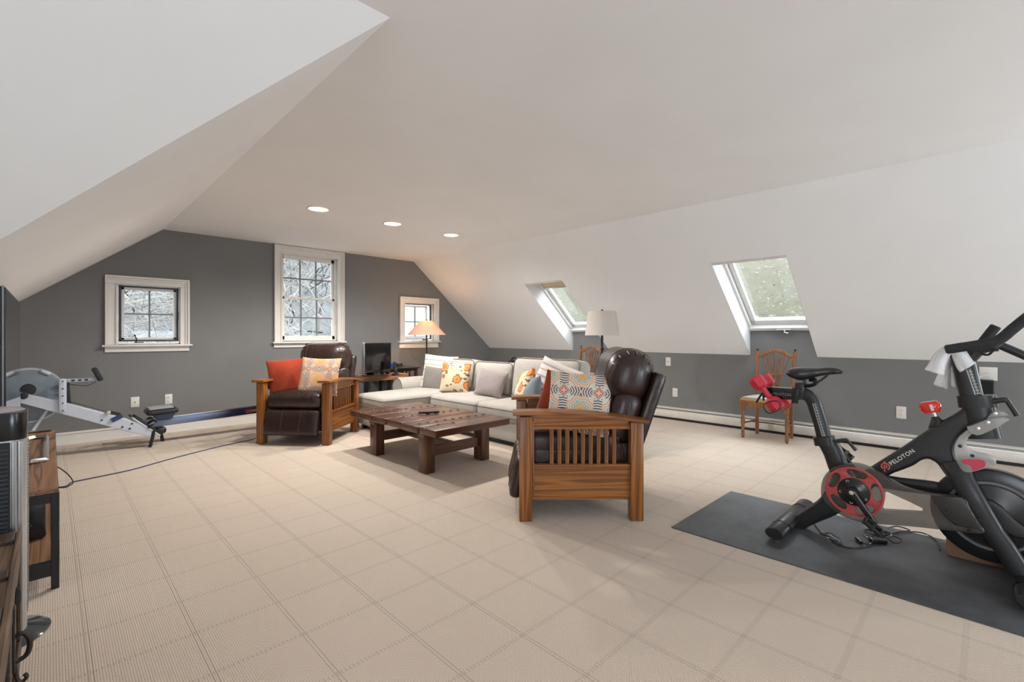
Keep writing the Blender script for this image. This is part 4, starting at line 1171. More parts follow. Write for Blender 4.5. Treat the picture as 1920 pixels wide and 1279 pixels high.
# main frame: the diagonal beam, the arch and the shoulder of the fork
fo = [(0.528, 0.346), (0.445, 0.439), (0.318, 0.564), (0.198, 0.691), (0.127, 0.754), (0.075, 0.802), (0.045, 0.785), (0.044, 0.726), (0.075, 0.689), (0.103, 0.643), (0.118, 0.593), (0.112, 0.553), (0.092, 0.489), (0.064, 0.423), (0.097, 0.384), (0.127, 0.419), (0.156, 0.465), (0.180, 0.505), (0.202, 0.520), (0.220, 0.522), (0.242, 0.510), (0.271, 0.479), (0.318, 0.445), (0.362, 0.414), (0.417, 0.353), (0.471, 0.292)]
fo = [tuple(p) for p in [(q.x, q.y) for q in smooth_path([Vector((y - 0.40, z, 0)) for y, z in fo], 3, True)]]
MB().flat(fo, t=0.066, bev=0.020, M=YZ(0), seg=4).build('frame', matte, bk)
# lower seat tube, boom to the rear foot
MB().sweep(smooth_path(path([(0.553, 0.294), (0.593, 0.391), (0.621, 0.477), (0.649, 0.536)]), 4), [0.05 + 0.0 * i for i in range(13)], 0.036, n=20, side=SX, power=2.6).build('seat_tube', matte, bk)
MB().sweep(smooth_path(path([(0.548, 0.325), (0.590, 0.247), (0.649, 0.165), (0.729, 0.094), (0.823, 0.010)]), 4), [0.075, 0.077, 0.077, 0.075, 0.07, 0.066, 0.062, 0.058, 0.055, 0.052, 0.05, 0.048, 0.047, 0.045, 0.045, 0.044, 0.043], 0.034, n=20, side=SX, power=2.6).build('boom', matte, bk)
# stay behind the guard
MB().sweep(smooth_path(path([(0.437, 0.365), (0.324, 0.367), (0.197, 0.376), (0.099, 0.365), (0.024, 0.336)]), 4), 0.036, 0.022, n=14, side=SX, power=3).build('chain_stay', gloss, bk)
# fork legs on either side of the flywheel
for x, nm in ((3.115, 'near'), (3.265, 'far')):
    pts = path([(0.118, 0.523), (0.096, 0.474), (0.050, 0.375), (-0.001, 0.264), (-0.046, 0.188), (-0.088, 0.105), (-0.102, 0.074)], x)
    pts[0].x = 0.03 * (1 if x > BX else -1); pts[1].x = pts[1].x * 0.75
    MB().sweep(smooth_path(pts, 4), [0.052, 0.051, 0.05, 0.049, 0.048] + [0.045] * 8 + [0.042] * 12, 0.027, n=18, side=SX, power=2.5).build('fork_leg', matte, bk)
(ry, rz_), = [(0.827, 0.029)]
fz = 0.05
for nm, y, x0, x1 in (('rear', 0.835, 2.86, 3.52), ('front', -0.125, 2.87, 3.51)):
    st_ = MB().sweep([bp(y, fz, x0), bp(y, fz, x0 + 0.004), bp(y, fz, x1 - 0.004), bp(y, fz, x1)], [0.044, 0.047, 0.047, 0.044], [0.029, 0.032, 0.032, 0.029], n=22, side=(0, 0, 1)).build('stabilizer', matte, bk)
    for x in (x0 + 0.03, x1 - 0.03):
        MB().lathe([(0.02, 0.0), (0.022, 0.006), (0.012, 0.012), (0.008, 0.026)], 14, Matrix.Translation(bp(y, 0.0062, x))).build('levelling_foot', M['steel'], st_)
        sg = 1 if x < BX else -1
        MB().sweep([bp(y, fz, x + sg * 0.10), bp(y, fz, x + sg * 0.115)], 0.0495, 0.0345, n=22, side=(0, 0, 1)).build('clamp_band', gloss, st_)
for x in (2.93, 3.45):
    MB().lathe([(0.012, -0.014), (0.032, -0.013), (0.036, 0.0), (0.032, 0.013), (0.012, 0.014)], 20, Matrix.Translation(bp(-0.175, 0.0425, x)) @ Matrix.Rotation(pi / 2, 4, 'Y')).build('transport_wheel', gloss, bk)
    MB().bar(bp(-0.175, 0.0425, x + 0.018), bp(-0.125, 0.05, x + 0.018), 0.006, 0.03).build('wheel_bracket', matte, bk)
MB().bar(bp(-0.125, 0.085, 3.10), bp(-0.125, 0.085, 3.28), 0.06, 0.02, 0.004).build('foot_clamp', matte, bk)

# flywheel between the fork legs
fy, fz0 = -0.012, 0.297
Fm = Matrix.Translation(bp(fy, fz0)) @ Matrix.Rotation(pi / 2, 4, 'Y')
fw = MB().lathe([(0.14, -0.022), (0.208, -0.024), (0.219, -0.018), (0.221, 0), (0.219, 0.018), (0.208, 0.024), (0.14, 0.022)], 64, Fm).build('flywheel', gloss, bk)
MB().lathe([(0.148, -0.024), (0.150, -0.031), (0.162, -0.031), (0.164, -0.024)], 56, Fm, cap=False).build('flywheel_ring', plain('ring_grey', (0.16, 0.165, 0.17), 0.4, 0.6), fw)
MB().lathe([(0.03, -0.04), (0.05, -0.036), (0.11, -0.028), (0.142, -0.0235)], 48, Fm, cap=True).build('flywheel_hub', gloss, fw)
MB().lathe([(0.008, -0.088), (0.014, -0.088), (0.014, 0.088), (0.008, 0.088)], 14, Fm).build('axle', M['steel'], fw)
cov = [(0.013, 0.378), (-0.015, 0.378), (-0.046, 0.358), (-0.088, 0.306), (-0.136, 0.268), (-0.152, 0.235), (-0.088, 0.229), (-0.049, 0.247), (-0.025, 0.284), (0.001, 0.339)]
MB().flat(outline(cov), t=0.03, bev=0.01, M=YZ(3.135 - BX)).build('fork_cover', matte, bk)

# smoked belt guard with its three-cornered window
go = [(0.660, 0.276), (0.650, 0.348), (0.615, 0.406), (0.560, 0.444), (0.498, 0.461), (0.438, 0.450), (0.372, 0.416), (0.299, 0.383), (0.198, 0.372), (0.084, 0.379), (0.062, 0.341), (0.037, 0.288), (0.013, 0.235), (0.095, 0.216), (0.194, 0.202), (0.291, 0.187), (0.398, 0.165), (0.484, 0.155), (0.560, 0.165), (0.620, 0.197), (0.650, 0.231)]
go = [(q.x, q.y) for q in smooth_path([Vector((y - 0.40, z, 0)) for y, z in go], 4, True)]
gh = [(0.376, 0.340), (0.367, 0.342), (0.291, 0.317), (0.230, 0.293), (0.226, 0.281), (0.236, 0.270), (0.312, 0.256), (0.383, 0.242), (0.388, 0.248), (0.378, 0.298)]
MB().flat(go, [outline(gh)], t=0.05, bev=0.008, M=YZ(3.10 - BX), seg=3).build('belt_guard', smoke, bk)
MB().flat(outline([(0.201, 0.370), (0.087, 0.384), (0.020, 0.248), (0.113, 0.246), (0.147, 0.277)]), t=0.02, bev=0.004, M=YZ(3.076 - BX)).build('guard_panel', make_shell('smoked_panel', (0.022, 0.022, 0.023), 0.92, 0.3), bk)
mb = None
for y, z in [(0.146, 0.380), (0.062, 0.233), (0.141, 0.307), (0.113, 0.276), (0.027, 0.295)]:
    MB().lathe([(0.005, 0.003), (0.008, 0), (0.007, -0.003), (0.003, -0.003), (0.003, -0.001)], 12, Matrix.Translation(bp(y, z, 3.066)) @ Matrix.Rotation(pi / 2, 4, 'Y')).build('screw', M['dark_bronze'], bk)
# red disc, hub, crank and pedal
(cy_, cz_), = [(0.506, 0.313)]
holes = []
for k in range(5):
    a = 2 * pi * k / 5 + 0.45
    holes.append(circle(0.098 * cos(a), 0.098 * sin(a), 0.0225, 0.046, 24, a))
Cm = Matrix.Translation(bp(cy_, cz_, 3.07)) @ YZ(0)
ring = MB().flat(circle(0, 0, 0.1265, n=64), [h for h in holes] , t=0.012, bev=0.003, M=Cm).build('pedal_disc', redp, bk)
Cl = Matrix.Translation(bp(cy_, cz_, 3.07)) @ Matrix.Rotation(-pi / 2, 4, 'Y')
MB().lathe([(0.118, 0.004), (0.122, 0.012), (0.128, 0.012), (0.131, 0.002)], 64, Cl, cap=False).build('disc_rim', redp, ring)
hub = MB().lathe([(0.073, 0.006), (0.073, 0.010), (0.05, 0.014), (0.03, 0.020), (0.028, 0.034)], 40, Cl).build('hub', gloss, bk)
for k in range(5):
    a = 2 * pi * k / 5 + 1.1
    MB().lathe([(0.007, 0.009), (0.007, 0.013), (0.0045, 0.013), (0.004, 0.011)], 12, Matrix.Translation(Vector((0, 0.058 * cos(a), 0.058 * sin(a)))) @ Cl).build('bolt', M['chrome'], hub)
(ey, ez), = [(0.412, 0.182)]
(c0y, c0z), = [(0.509, 0.317)]
crank_m = [bp(c0y, c0z, 3.035), bp((c0y + ey) / 2, (c0z + ez) / 2, 3.032), bp(ey, ez, 3.028)]
MB().sweep(crank_m, [0.021, 0.016, 0.014], [0.009, 0.008, 0.007], n=14, side=SX, power=3).build('crank_arm', gloss, bk)
MB().lathe([(0.011, 0), (0.011, 0.004), (0.005, 0.004)], 14, Matrix.Translation(bp(c0y, c0z, 3.027)) @ Matrix.Rotation(-pi / 2, 4, 'Y')).build('crank_bolt', M['chrome'], bk)
far = [bp(2 * cy_ - p.y - 0.40 if False else cy_ + (cy_ - (p.y + 0.40)), cz_ + (cz_ - p.z), 3.33) for p in crank_m]
MB().sweep(far, [0.021, 0.016, 0.014], [0.009, 0.008, 0.007], n=14, side=SX, power=3).build('crank_arm', gloss, bk)
for ex, px_, pz, sg in ((3.028, ey, ez, -1), (3.33, far[2].y + 0.40, far[2].z, 1)):
    pm = Matrix.Translation(bp(px_, pz, ex + sg * 0.055)) @ Matrix.Rotation(radians(38), 4, 'X')
    pd = MB().box((-0.035, -0.045, -0.012), (0.035, -0.033, 0.012), 0.003, mat=pm).box((-0.035, 0.033, -0.012), (0.035, 0.045, 0.012), 0.003, mat=pm) \
        .box((-0.040, -0.045, -0.011), (-0.030, 0.045, 0.011), 0.003, mat=pm).box((0.030, -0.045, -0.011), (0.040, 0.045, 0.011), 0.003, mat=pm) \
        .sweep([pm @ Vector((-0.06, 0, 0)), pm @ Vector((0.06, 0, 0))], 0.011, n=12).build('pedal', M['dark_bronze'], bk)
    MB().box((-0.028, -0.02, -0.02), (0.028, 0.03, -0.012), 0.003, mat=pm).build('cleat_plate', M['chrome'], pd)

# saddle post, slider and saddle
MB().sweep(smooth_path(path([(0.659, 0.513), (0.680, 0.621), (0.707, 0.717), (0.723, 0.765), (0.750, 0.797), (0.789, 0.803), (0.823, 0.800)]), 5), 0.036, 0.028, n=20, side=SX, power=3).build('saddle_post', matte, bk)
tickm = plain('scale_white', (0.75, 0.75, 0.75), 0.5)
def ticks(name, a, b, x, count, w, par):
    a, b = Vector(bp(*a, x)), Vector(bp(*b, x)); d = (b - a); n_ = Vector((0, -d.z, d.y)).normalized(); mb = MB()
    for i in range(count):
        p = a + d * i / (count - 1)
        mb.bar(p - n_ * w * (1 if i % 2 else 0.55), p + n_ * w * (1 if i % 2 else 0.55), 0.001, 0.0035, up=(0, d.y, d.z))
        q = p + n_ * w * 1.9
        mb.bar(q - n_ * w * 0.35, q + n_ * w * 0.35, 0.001, 0.005, up=(0, d.y, d.z))
    o = mb.build(name, tickm, par, smooth=False); o['kind'] = 'stuff'; return o
ticks('scale_marks', *[(0.706, 0.754), (0.659, 0.576)], 3.1605, 24, 0.0055, bk)
MB().box(bp(0.985, 0.762, 3.168), bp(0.79, 0.825, 3.212), 0.006).build('saddle_slider', gloss, bk)
MB().sweep([bp(0.985, 0.829, 3.19), bp(0.77, 0.829, 3.19)], 0.005, 0.008, n=8, side=SX).build('slider_rail', M['steel'], bk)
(k0, z0_), (k1, z1_) = [(0.808, 0.747), (0.761, 0.868)]
MB().box(bp(k0, z0_ + 0.03, 3.152), bp(k1, z1_, 3.228), 0.006).build('saddle_clamp', matte, bk)
MB().bar(bp(k0 - 0.012, z0_ + 0.09, 3.145), bp(k0 - 0.004, z0_, 3.148), 0.012, 0.03, 0.004, up=(0, 1, 0)).build('clamp_lever', M['black_metal'], bk)
tops = [(0.855, 0.924), (0.834, 0.949), (0.781, 0.958), (0.707, 0.957), (0.639, 0.963), (0.598, 0.959), (0.578, 0.945)]
bots = [(0.855, 0.914), (0.832, 0.897), (0.775, 0.887), (0.707, 0.910), (0.639, 0.927), (0.598, 0.932), (0.578, 0.935)]
hw = [0.045, 0.066, 0.072, 0.045, 0.026, 0.022, 0.014]
cs = smooth_path([Vector((0, (a[0] + b[0]) / 2 - 0.40, (a[1] + b[1]) / 2)) for a, b in zip(tops, bots)], 4)
hs_ = smooth_path([Vector(((a[1] - b[1]) / 2 + 0.004, w, 0)) for (a, b), w in zip(zip(tops, bots), hw)], 4)
MB().sweep(cs, [max(v.x, 0.005) for v in hs_], [v.y for v in hs_], n=24, side=SX, power=2.4).build('saddle', make_leather('saddle_black', (0.014, 0.0142, 0.016), 0.3), bk)
for x in (3.168, 3.212):
    MB().sweep(smooth_path(path([(0.767, 0.890), (0.756, 0.857), (0.694, 0.880), (0.649, 0.923)], x), 4), 0.004, n=8).build('saddle_rail', M['black_metal'], bk)
MB().sweep(smooth_path(path([(0.789, 0.851), (0.734, 0.855), (0.707, 0.870), (0.712, 0.888), (0.739, 0.889)]), 4), 0.012, 0.024, n=12, side=SX).build('rail_clamp', gloss, bk)
# clamp collars with their levers
def collar(a, b, r, x):
    MB().sweep(path([a, b], x), r, 0.044, n=24, side=SX, power=3).build('clamp_collar', matte, bk)
collar(*[(0.661, 0.519), (0.670, 0.565)], 0.052, BX)
MB().sweep(smooth_path(path([(0.602, 0.553), (0.560, 0.566), (0.548, 0.560), (0.511, 0.516)], 3.165), 3), [0.011] * 5 + [0.009] * 5, 0.007, n=10, side=SX, power=3).build('quick_lever', matte, bk)

# head: neck tube, collar, handlebar post
MB().sweep(path([(0.010, 0.660), (0.035, 0.808)]), [0.062, 0.058], [0.045, 0.042], n=24, side=SX, power=2.8).build('head_tube', matte, bk)
collar(*[(0.035, 0.805), (0.042, 0.861)], 0.070, BX)
MB().sweep(path([(0.057, 0.850), (0.094, 1.064)]), [0.043, 0.043], [0.032, 0.032], n=24, side=SX, power=3).build('handlebar_post', matte, bk)
ticks('scale_marks', *[(0.062, 0.983), (0.034, 0.873)], 3.1565, 16, 0.006, bk)
MB().sweep(smooth_path(path([(-0.008, 0.838), (-0.053, 0.850), (-0.064, 0.839), (-0.092, 0.781)], 3.16), 3), [0.013] * 5 + [0.010] * 5, 0.008, n=10, side=SX, power=3).build('quick_lever', M['dark_bronze'], bk)
# resistance knob
MB().sweep(smooth_path(path([(0.178, 0.682), (0.182, 0.717), (0.188, 0.740)]), 3), [0.038, 0.035, 0.03, 0.026, 0.021, 0.018, 0.016], [0.03, 0.03, 0.028, 0.024, 0.02, 0.018, 0.016], n=18, side=SX).build('knob_base', matte, bk)
MB().sweep(path([(0.188, 0.738), (0.200, 0.774)]), 0.006, n=10).build('knob_stem', M['chrome'], bk)
red_k = plain('knob_red', (0.72, 0.03, 0.018), 0.22, coat=0.4)
(kya, kza), (kyb, kzb) = [(0.200, 0.760), (0.214, 0.813)]
kb = MB().sweep(path([(kya, kza), ((kya * 2 + kyb) / 3, (kza * 2 + kzb) / 3), ((kya + 2 * kyb) / 3, (kza + 2 * kzb) / 3), (kyb, kzb)]), [0.034, 0.044, 0.044, 0.032], [0.03, 0.038, 0.038, 0.03], n=20, side=SX, power=3).build('resistance_knob', red_k, bk)
MB().bar(bp((kya + kyb) / 2 - 0.012, (kza + kzb) / 2 - 0.014, 3.1515), bp((kya + kyb) / 2 - 0.003, (kza + kzb) / 2 + 0.016, 3.1515), 0.002, 0.012, 0.0, up=(0, 1, 0)).build('knob_mark', tickm, kb, smooth=False)
# handlebars
grip = plain('grip_foam', (0.022, 0.0225, 0.025), 0.75, var=0.2, scale=60, bump=0.2)
nb = [(0.143, 1.082), (0.110, 1.090), (0.040, 1.106), (-0.015, 1.121), (-0.044, 1.141), (-0.076, 1.180), (-0.116, 1.226), (-0.154, 1.268)]
n3 = smooth_path([bp(y, z, 3.0) for y, z in nb], 5)
MB().sweep(n3, [0.014, 0.0205] + [0.0215] * (len(n3) - 3) + [0.015], n=18).build('handlebar', grip, bk)
fb = [(0.075, 1.045), (0.041, 1.079), (0.012, 1.128), (-0.009, 1.166), (-0.028, 1.198)]
n3 = smooth_path([bp(y, z, 3.40) for y, z in fb], 5)
MB().sweep(n3, [0.016] + [0.0225] * (len(n3) - 2) + [0.018], n=18).build('handlebar', grip, bk)
ya, za = nb[3]
MB().sweep(smooth_path([bp(ya, za, 3.0), bp(ya - 0.01, za - 0.01, 3.1), bp(ya - 0.015, za - 0.018, 3.19), bp(ya - 0.01, za - 0.01, 3.3), bp(fb[1][0], fb[1][1], 3.40)], 4), 0.021, n=16).build('crossbar', grip, bk)
MB().sweep(smooth_path([bp(0.075, 1.02, 3.19), bp(0.03, 1.085, 3.19), bp(ya - 0.015, za - 0.018, 3.19)], 4), 0.028, n=16).build('bar_stem', matte, bk)
arm_ = [(-0.039, 1.104), (-0.079, 1.080), (-0.127, 1.051), (-0.175, 1.022)]
MB().sweep(smooth_path([bp(y, z, 3.12) for y, z in arm_], 4), 0.018, n=16).build('screen_arm', matte, bk)
MB().sweep(smooth_path([bp(ya + 0.05, za - 0.035, 3.08), bp(ya + 0.04, za - 0.055, 3.08), bp(ya + 0.015, za - 0.06, 3.08), bp(ya + 0.0, za - 0.04, 3.08)], 4), 0.005, n=8).build('cable_loop', M['black_metal'], bk)
# bottle holder and frosted shield with a red patch
b1 = [(0.072, 0.717), (0.068, 0.700), (0.055, 0.687), (0.037, 0.682), (0.020, 0.690), (-0.029, 0.729), (-0.067, 0.768), (-0.046, 0.777), (-0.008, 0.768), (0.041, 0.734), (0.059, 0.722)]
MB().flat(outline(b1), t=0.05, bev=0.006, M=YZ(3.105 - BX)).build('bottle_holder', frost, bk)
b2 = [(0.009, 0.753), (-0.008, 0.785), (-0.025, 0.798), (-0.049, 0.797), (-0.064, 0.785), (-0.046, 0.777), (-0.015, 0.769)]
MB().flat(outline(b2), t=0.03, bev=0.005, M=YZ(3.135 - BX)).build('holder_lip', frost, bk)
for y, z in [(0.034, 0.716), (0.002, 0.748), (-0.022, 0.792)]:
    MB().lathe([(0.008, 0.0), (0.008, 0.003), (0.004, 0.004)], 12, Matrix.Translation(bp(y, z, 3.08)) @ Matrix.Rotation(-pi / 2, 4, 'Y')).build('screw', M['chrome'], bk)
sh = [(0.085, 0.682), (0.105, 0.651), (0.116, 0.610), (0.115, 0.572), (0.105, 0.535), (0.089, 0.502), (0.070, 0.496), (0.048, 0.506), (0.006, 0.532), (-0.022, 0.552), (-0.025, 0.568), (-0.015, 0.585), (0.004, 0.594), (0.031, 0.597), (0.056, 0.603), (0.070, 0.618), (0.074, 0.638), (0.067, 0.664), (0.052, 0.689), (0.067, 0.700)]
sh = [(q.x, q.y) for q in smooth_path([Vector((y - 0.40, z, 0)) for y, z in sh], 3, True)]
shield = MB().flat(sh, t=0.05, bev=0.012, M=YZ(3.125 - BX), seg=3).build('sweat_shield', frost, bk)
pk = [(0.090, 0.555), (0.062, 0.564), (0.023, 0.568), (0.009, 0.558), (0.014, 0.537), (0.037, 0.520), (0.052, 0.510), (0.059, 0.534), (0.081, 0.539)]
pk = [(q.x, q.y) for q in smooth_path([Vector((y - 0.40, z, 0)) for y, z in pk], 3, True)]
MB().flat(pk, t=0.002, M=YZ(3.0985 - BX)).build('red_patch', plain('patch_red', (0.62, 0.05, 0.10), 0.5), shield, smooth=False)
for y, z in [(0.095, 0.621), (0.053, 0.583)]:
    MB().lathe([(0.008, 0.0), (0.008, 0.003), (0.004, 0.004)], 12, Matrix.Translation(bp(y, z, 3.0995)) @ Matrix.Rotation(-pi / 2, 4, 'Y')).build('screw', M['black_metal'], bk)
# lettering and emblem on the beam
def text_obj(name, body, size, mat, parent, origin, xdir, zdir, extrude=0.0006, spacing=1.0):
    cu = bpy.data.curves.new(name, 'FONT'); cu.body = body; cu.size = size; cu.extrude = extrude; cu.space_character = spacing; cu.offset = size * 0.012
    tmp = bpy.data.objects.new(name, cu); me = bpy.data.meshes.new_from_object(tmp); bpy.data.objects.remove(tmp); bpy.data.curves.remove(cu)
    me.materials.append(mat)
    o = link(name, me, parent)
    x = Vector(xdir).normalized(); z = Vector(zdir).normalized(); y = z.cross(x)
    m = Matrix((x, y, z)).transposed().to_4x4(); m.translation = Vector(origin); o.matrix_local = m
    return o
(ta, tz), (tb, tz2) = [(0.359, 0.464), (0.263, 0.554)]
dv = Vector((0, tb - ta, tz2 - tz))
lt = text_obj('lettering', 'PELOTON', 0.03, tickm, bk, bp(ta, tz, 3.1558), dv, (-1, 0, 0), spacing=1.12)
wd = max(v.co.x for v in lt.data.vertices); lt.scale = (dv.length / wd,) * 3
(ly, lz), = [(0.383, 0.455)]
pink = plain('emblem_pink', (0.80, 0.14, 0.12), 0.5)
ud = Vector((0, 0.18, 0.98)).normalized(); rd = Vector((0, -0.98, 0.18)).normalized()
Lm = Matrix((rd, ud, (-1, 0, 0))).transposed().to_4x4(); Lm.translation = bp(ly, lz, 3.1555)
mb = MB()
arc = [circle(0, 0, 0.019, n=40)[i] for i in range(40)]
mb.flat([(0.0195 * cos(t), 0.0195 * sin(t)) for t in [radians(-70 + 290 * k / 40) for k in range(41)]] + [(0.0145 * cos(t), 0.0145 * sin(t)) for t in [radians(220 - 290 * k / 40) for k in range(41)]], t=0.0012, M=Lm)
mb.flat(circle(0.0, 0.0, 0.0088, n=24), [circle(0.0, 0.0, 0.0042, n=20)], t=0.0012, M=Lm)
mb.flat([(-0.009, -0.028), (-0.0048, -0.028), (-0.0048, 0.0), (-0.009, 0.0)], t=0.0012, M=Lm)
mb.flat([(-0.002, 0.019), (0.003, 0.019), (0.003, 0.027), (-0.002, 0.027)], t=0.0012, M=Lm)
mb.flat([(-0.005, 0.022), (0.006, 0.0225), (0.006, 0.0255), (-0.005, 0.025)], t=0.0012, M=Lm)
em = mb.build('emblem', pink, bk, smooth=False); em['kind'] = 'stuff'
text_obj('maker_mark', 'PELOTON', 0.022, plain('mark_grey', (0.28, 0.28, 0.29), 0.5), bk, bp(0.93, 0.785, 3.1672), (0, -1, 0), (-1, 0, 0), 0.0003)

# red dumbbells in the holder behind the saddle
db_red = plain('dumbbell_red', (0.62, 0.028, 0.05), 0.42, var=0.04, coat=0.15)
def dumbbell(label, a, b, x):
    a, b = Vector((x, *a)), Vector((x, *b)); d = (b - a)
    t = thing('dumbbell', label, 'dumbbell', (a + b) / 2, 0, 'red dumbbells in the bike holder')
    q = d.normalized(); s = Vector(SX); u = q.cross(s)
    R3 = Matrix((s, u, q)).transposed().to_4x4(); h = d.length / 2
    for sg in (-1, 1):
        prof = [(0.024, h - 0.078), (0.040, h - 0.066), (0.045, h - 0.055), (0.045, h - 0.012), (0.038, h)]
        m = R3 @ (Matrix.Identity(4) if sg > 0 else Matrix.Rotation(pi, 4, 'X'))
        MB().lathe(prof, 6, m).build('head', db_red, t, smooth=False)
    MB().lathe([(0.018, -h + 0.08), (0.016, -0.02), (0.017, 0.0), (0.016, 0.02), (0.018, h - 0.08)], 18, R3).build('handle', db_red, t)
    return t
dumbbell('bright red hexagonal dumbbell, the nearer of two behind the bike saddle', *[(1.021, 0.888), (0.886, 0.707)], 3.125)
dumbbell('bright red dumbbell mostly hidden behind its twin at the bike saddle', *[(1.015, 0.887), (0.884, 0.703)], 3.255)
wire = M['black_metal']
(wa, wb), = [(0.900, 0.738)]
hold = [bp(0.975, 0.80, 3.19)]
for x in (3.125, 3.255):
    p = [(0.939, 0.831), (0.975, 0.809), (0.951, 0.785), (0.921, 0.797)]
    MB().sweep(smooth_path([bp(y, z, x + (0.048 if i in (0, 3) else -0.0)) for i, (y, z) in enumerate(p)], 4), 0.0035, n=6).build('dumbbell_hoop', wire, bk)
    p = [(0.954, 0.732), (0.924, 0.683), (0.863, 0.722), (0.880, 0.762)]
    MB().sweep(smooth_path([bp(y, z, x - 0.052 if x < BX else x + 0.052) for y, z in p], 4, True), 0.0035, n=6, closed=True).build('dumbbell_hoop', wire, bk)
MB().sweep(smooth_path([bp(0.985, 0.80, 3.19), bp(1.0, 0.77, 3.16), bp(1.01, 0.735, 3.125)], 3), 0.006, n=8).build('holder_arm', wire, bk)
MB().sweep(smooth_path([bp(0.985, 0.80, 3.19), bp(1.0, 0.77, 3.22), bp(1.01, 0.735, 3.255)], 3), 0.006, n=8).build('holder_arm', wire, bk)

# towel over the bars
tow = NT('terry_towel'); tow.p(color=(0.88, 0.88, 0.90), rough=0.95, sheen=0.4); tow.bump(tow.math('ADD', tow.noise(tow.coord('Object'), 320, 2), tow.math('MULTIPLY', tow.noise(tow.coord('Object'), 22, 2), 2.0)), 0.6, 0.006)
tw = thing('towel', 'small white terry towel draped over the exercise bike handlebar', 'towel', (3.12, 0.15, 1.02))
def row(a, b, xa, xb, n=11, wave=0.0, ph=0.0):
    return [Vector((xa + (xb - xa) * i / (n - 1) + wave * sin(ph + 2 * pi * 1.3 * i / (n - 1)), a[0] + (b[0] - a[0]) * i / (n - 1), a[1] + (b[1] - a[1]) * i / (n - 1))) - Vector((3.12, 0.15, 1.02)) for i in range(n)]
def drape(front, top, back, xf, xt, xb):
    R_ = [row(f[0], f[1], xf + 0.0, xf + 0.01, wave=0.006, ph=k * 0.3) for k, f in enumerate(front)]
    R_ += [row(t[0], t[1], x, x) for t, x in zip(top, xt)]
    R_ += [row(b[0], b[1], xb, xb + 0.01, wave=0.005, ph=1 + k * 0.2) for k, b in enumerate(back)]
    cols = len(R_[0]); C_ = [smooth_path([r[j] for r in R_], 4) for j in range(cols)]
    return [[C_[j][i] for j in range(cols)] for i in range(len(C_[0]))]
P_ = lambda l: [(l[i], l[i + 1]) for i in range(0, len(l), 2)]
f = P_([(0.216, 0.981), (0.151, 0.958), (0.201, 1.010), (0.146, 0.994), (0.180, 1.057), (0.132, 1.051), (0.149, 1.096), (0.116, 1.092)])
t_ = P_([(0.133, 1.114), (0.101, 1.119), (0.118, 1.117), (0.090, 1.117)])
b = P_([(0.129, 1.078), (0.110, 1.079), (0.165, 0.997), (0.139, 0.987), (0.197, 0.901), (0.147, 0.880)])
MB().sheet(drape(f, t_, b, 3.05, (3.10, 3.14), 3.20), 0.018).build('left_fold', tow.m, tw, angle=180)
f = P_([(0.091, 0.977), (0.043, 1.018), (0.104, 1.000), (0.052, 1.032), (0.119, 1.050), (0.070, 1.062), (0.127, 1.086), (0.084, 1.092)])
t_ = P_([(0.128, 1.112), (0.085, 1.114), (0.124, 1.111), (0.085, 1.112)])
b = P_([(0.134, 1.067), (0.099, 1.068), (0.130, 0.982), (0.107, 0.967), (0.130, 0.901), (0.103, 0.880)])
MB().sheet(drape(f, t_, b, 3.09, (3.13, 3.17), 3.225), 0.018).build('right_fold', tow.m, tw, angle=180)

# cardboard carton behind the flywheel
card = plain('cardboard', (0.30, 0.165, 0.09), 0.85, var=0.12, scale=12)
cbx = thing('cardboard_box', 'brown cardboard carton on the mat behind the bike flywheel', 'box', (3.43, 0.02, 0.006))
MB().box((-0.10, -0.20, 0), (0.10, 0.135, 0.118), 0.002).build('carton', card, cbx, smooth=False)
MB().box((-0.101, -0.201, 0.1175), (0.101, 0.136, 0.1195)).build('lid_flap', card, cbx, smooth=False)
MB().box((-0.012, -0.202, 0.119), (0.012, 0.137, 0.120)).build('tape', plain('packing_tape', (0.36, 0.23, 0.12), 0.3), cbx, smooth=False)
# power lead of the bike on the mat
pw = thing('power_adapter', 'black power adapter and coiled leads lying on the grey mat', 'adapter', (3.12, 0.42, 0.006))
def fl_(pts, z=0.005, jig=0.0): return [Vector((x - 3.12, y - 0.42, z + jig * (i % 2))) for i, (x, y) in enumerate(pts)]
MB().box((-0.022, -0.038, 0.0), (0.022, 0.038, 0.026), 0.006, mat=Matrix.Translation(fl_([(3.255, 0.428)], 0.0)[0]) @ Matrix.Rotation(0.5, 4, 'Z')).build('adapter', gloss, pw)
L1 = [(3.283, 0.736), (3.178, 0.678), (3.129, 0.626), (3.070, 0.590), (3.057, 0.530), (3.115, 0.473), (3.214, 0.448), (3.294, 0.436)]
MB().sweep(smooth_path(fl_(L1), 5), 0.0035, n=6).build('lead', gloss, pw)
L2 = [(3.309, 0.430), (3.414, 0.396), (3.530, 0.332), (3.578, 0.284), (3.564, 0.237), (3.486, 0.199), (3.360, 0.179)]
MB().sweep(smooth_path(fl_(L2, 0.006), 5), 0.0035, n=6).build('lead', gloss, pw)
for k, lp in enumerate(([(3.314, 0.494), (3.404, 0.477), (3.406, 0.414), (3.328, 0.335), (3.278, 0.357), (3.330, 0.428), (3.266, 0.472)], [(3.355, 0.505), (3.380, 0.459), (3.405, 0.404), (3.360, 0.380), (3.308, 0.402), (3.279, 0.460)], [(3.366, 0.433), (3.486, 0.375), (3.506, 0.315), (3.416, 0.344), (3.338, 0.401)])):
    MB().sweep(smooth_path(fl_(lp, 0.012 + 0.008 * k, 0.012), 5, True), 0.0035, n=6, closed=True).build('lead_coil', gloss, pw)
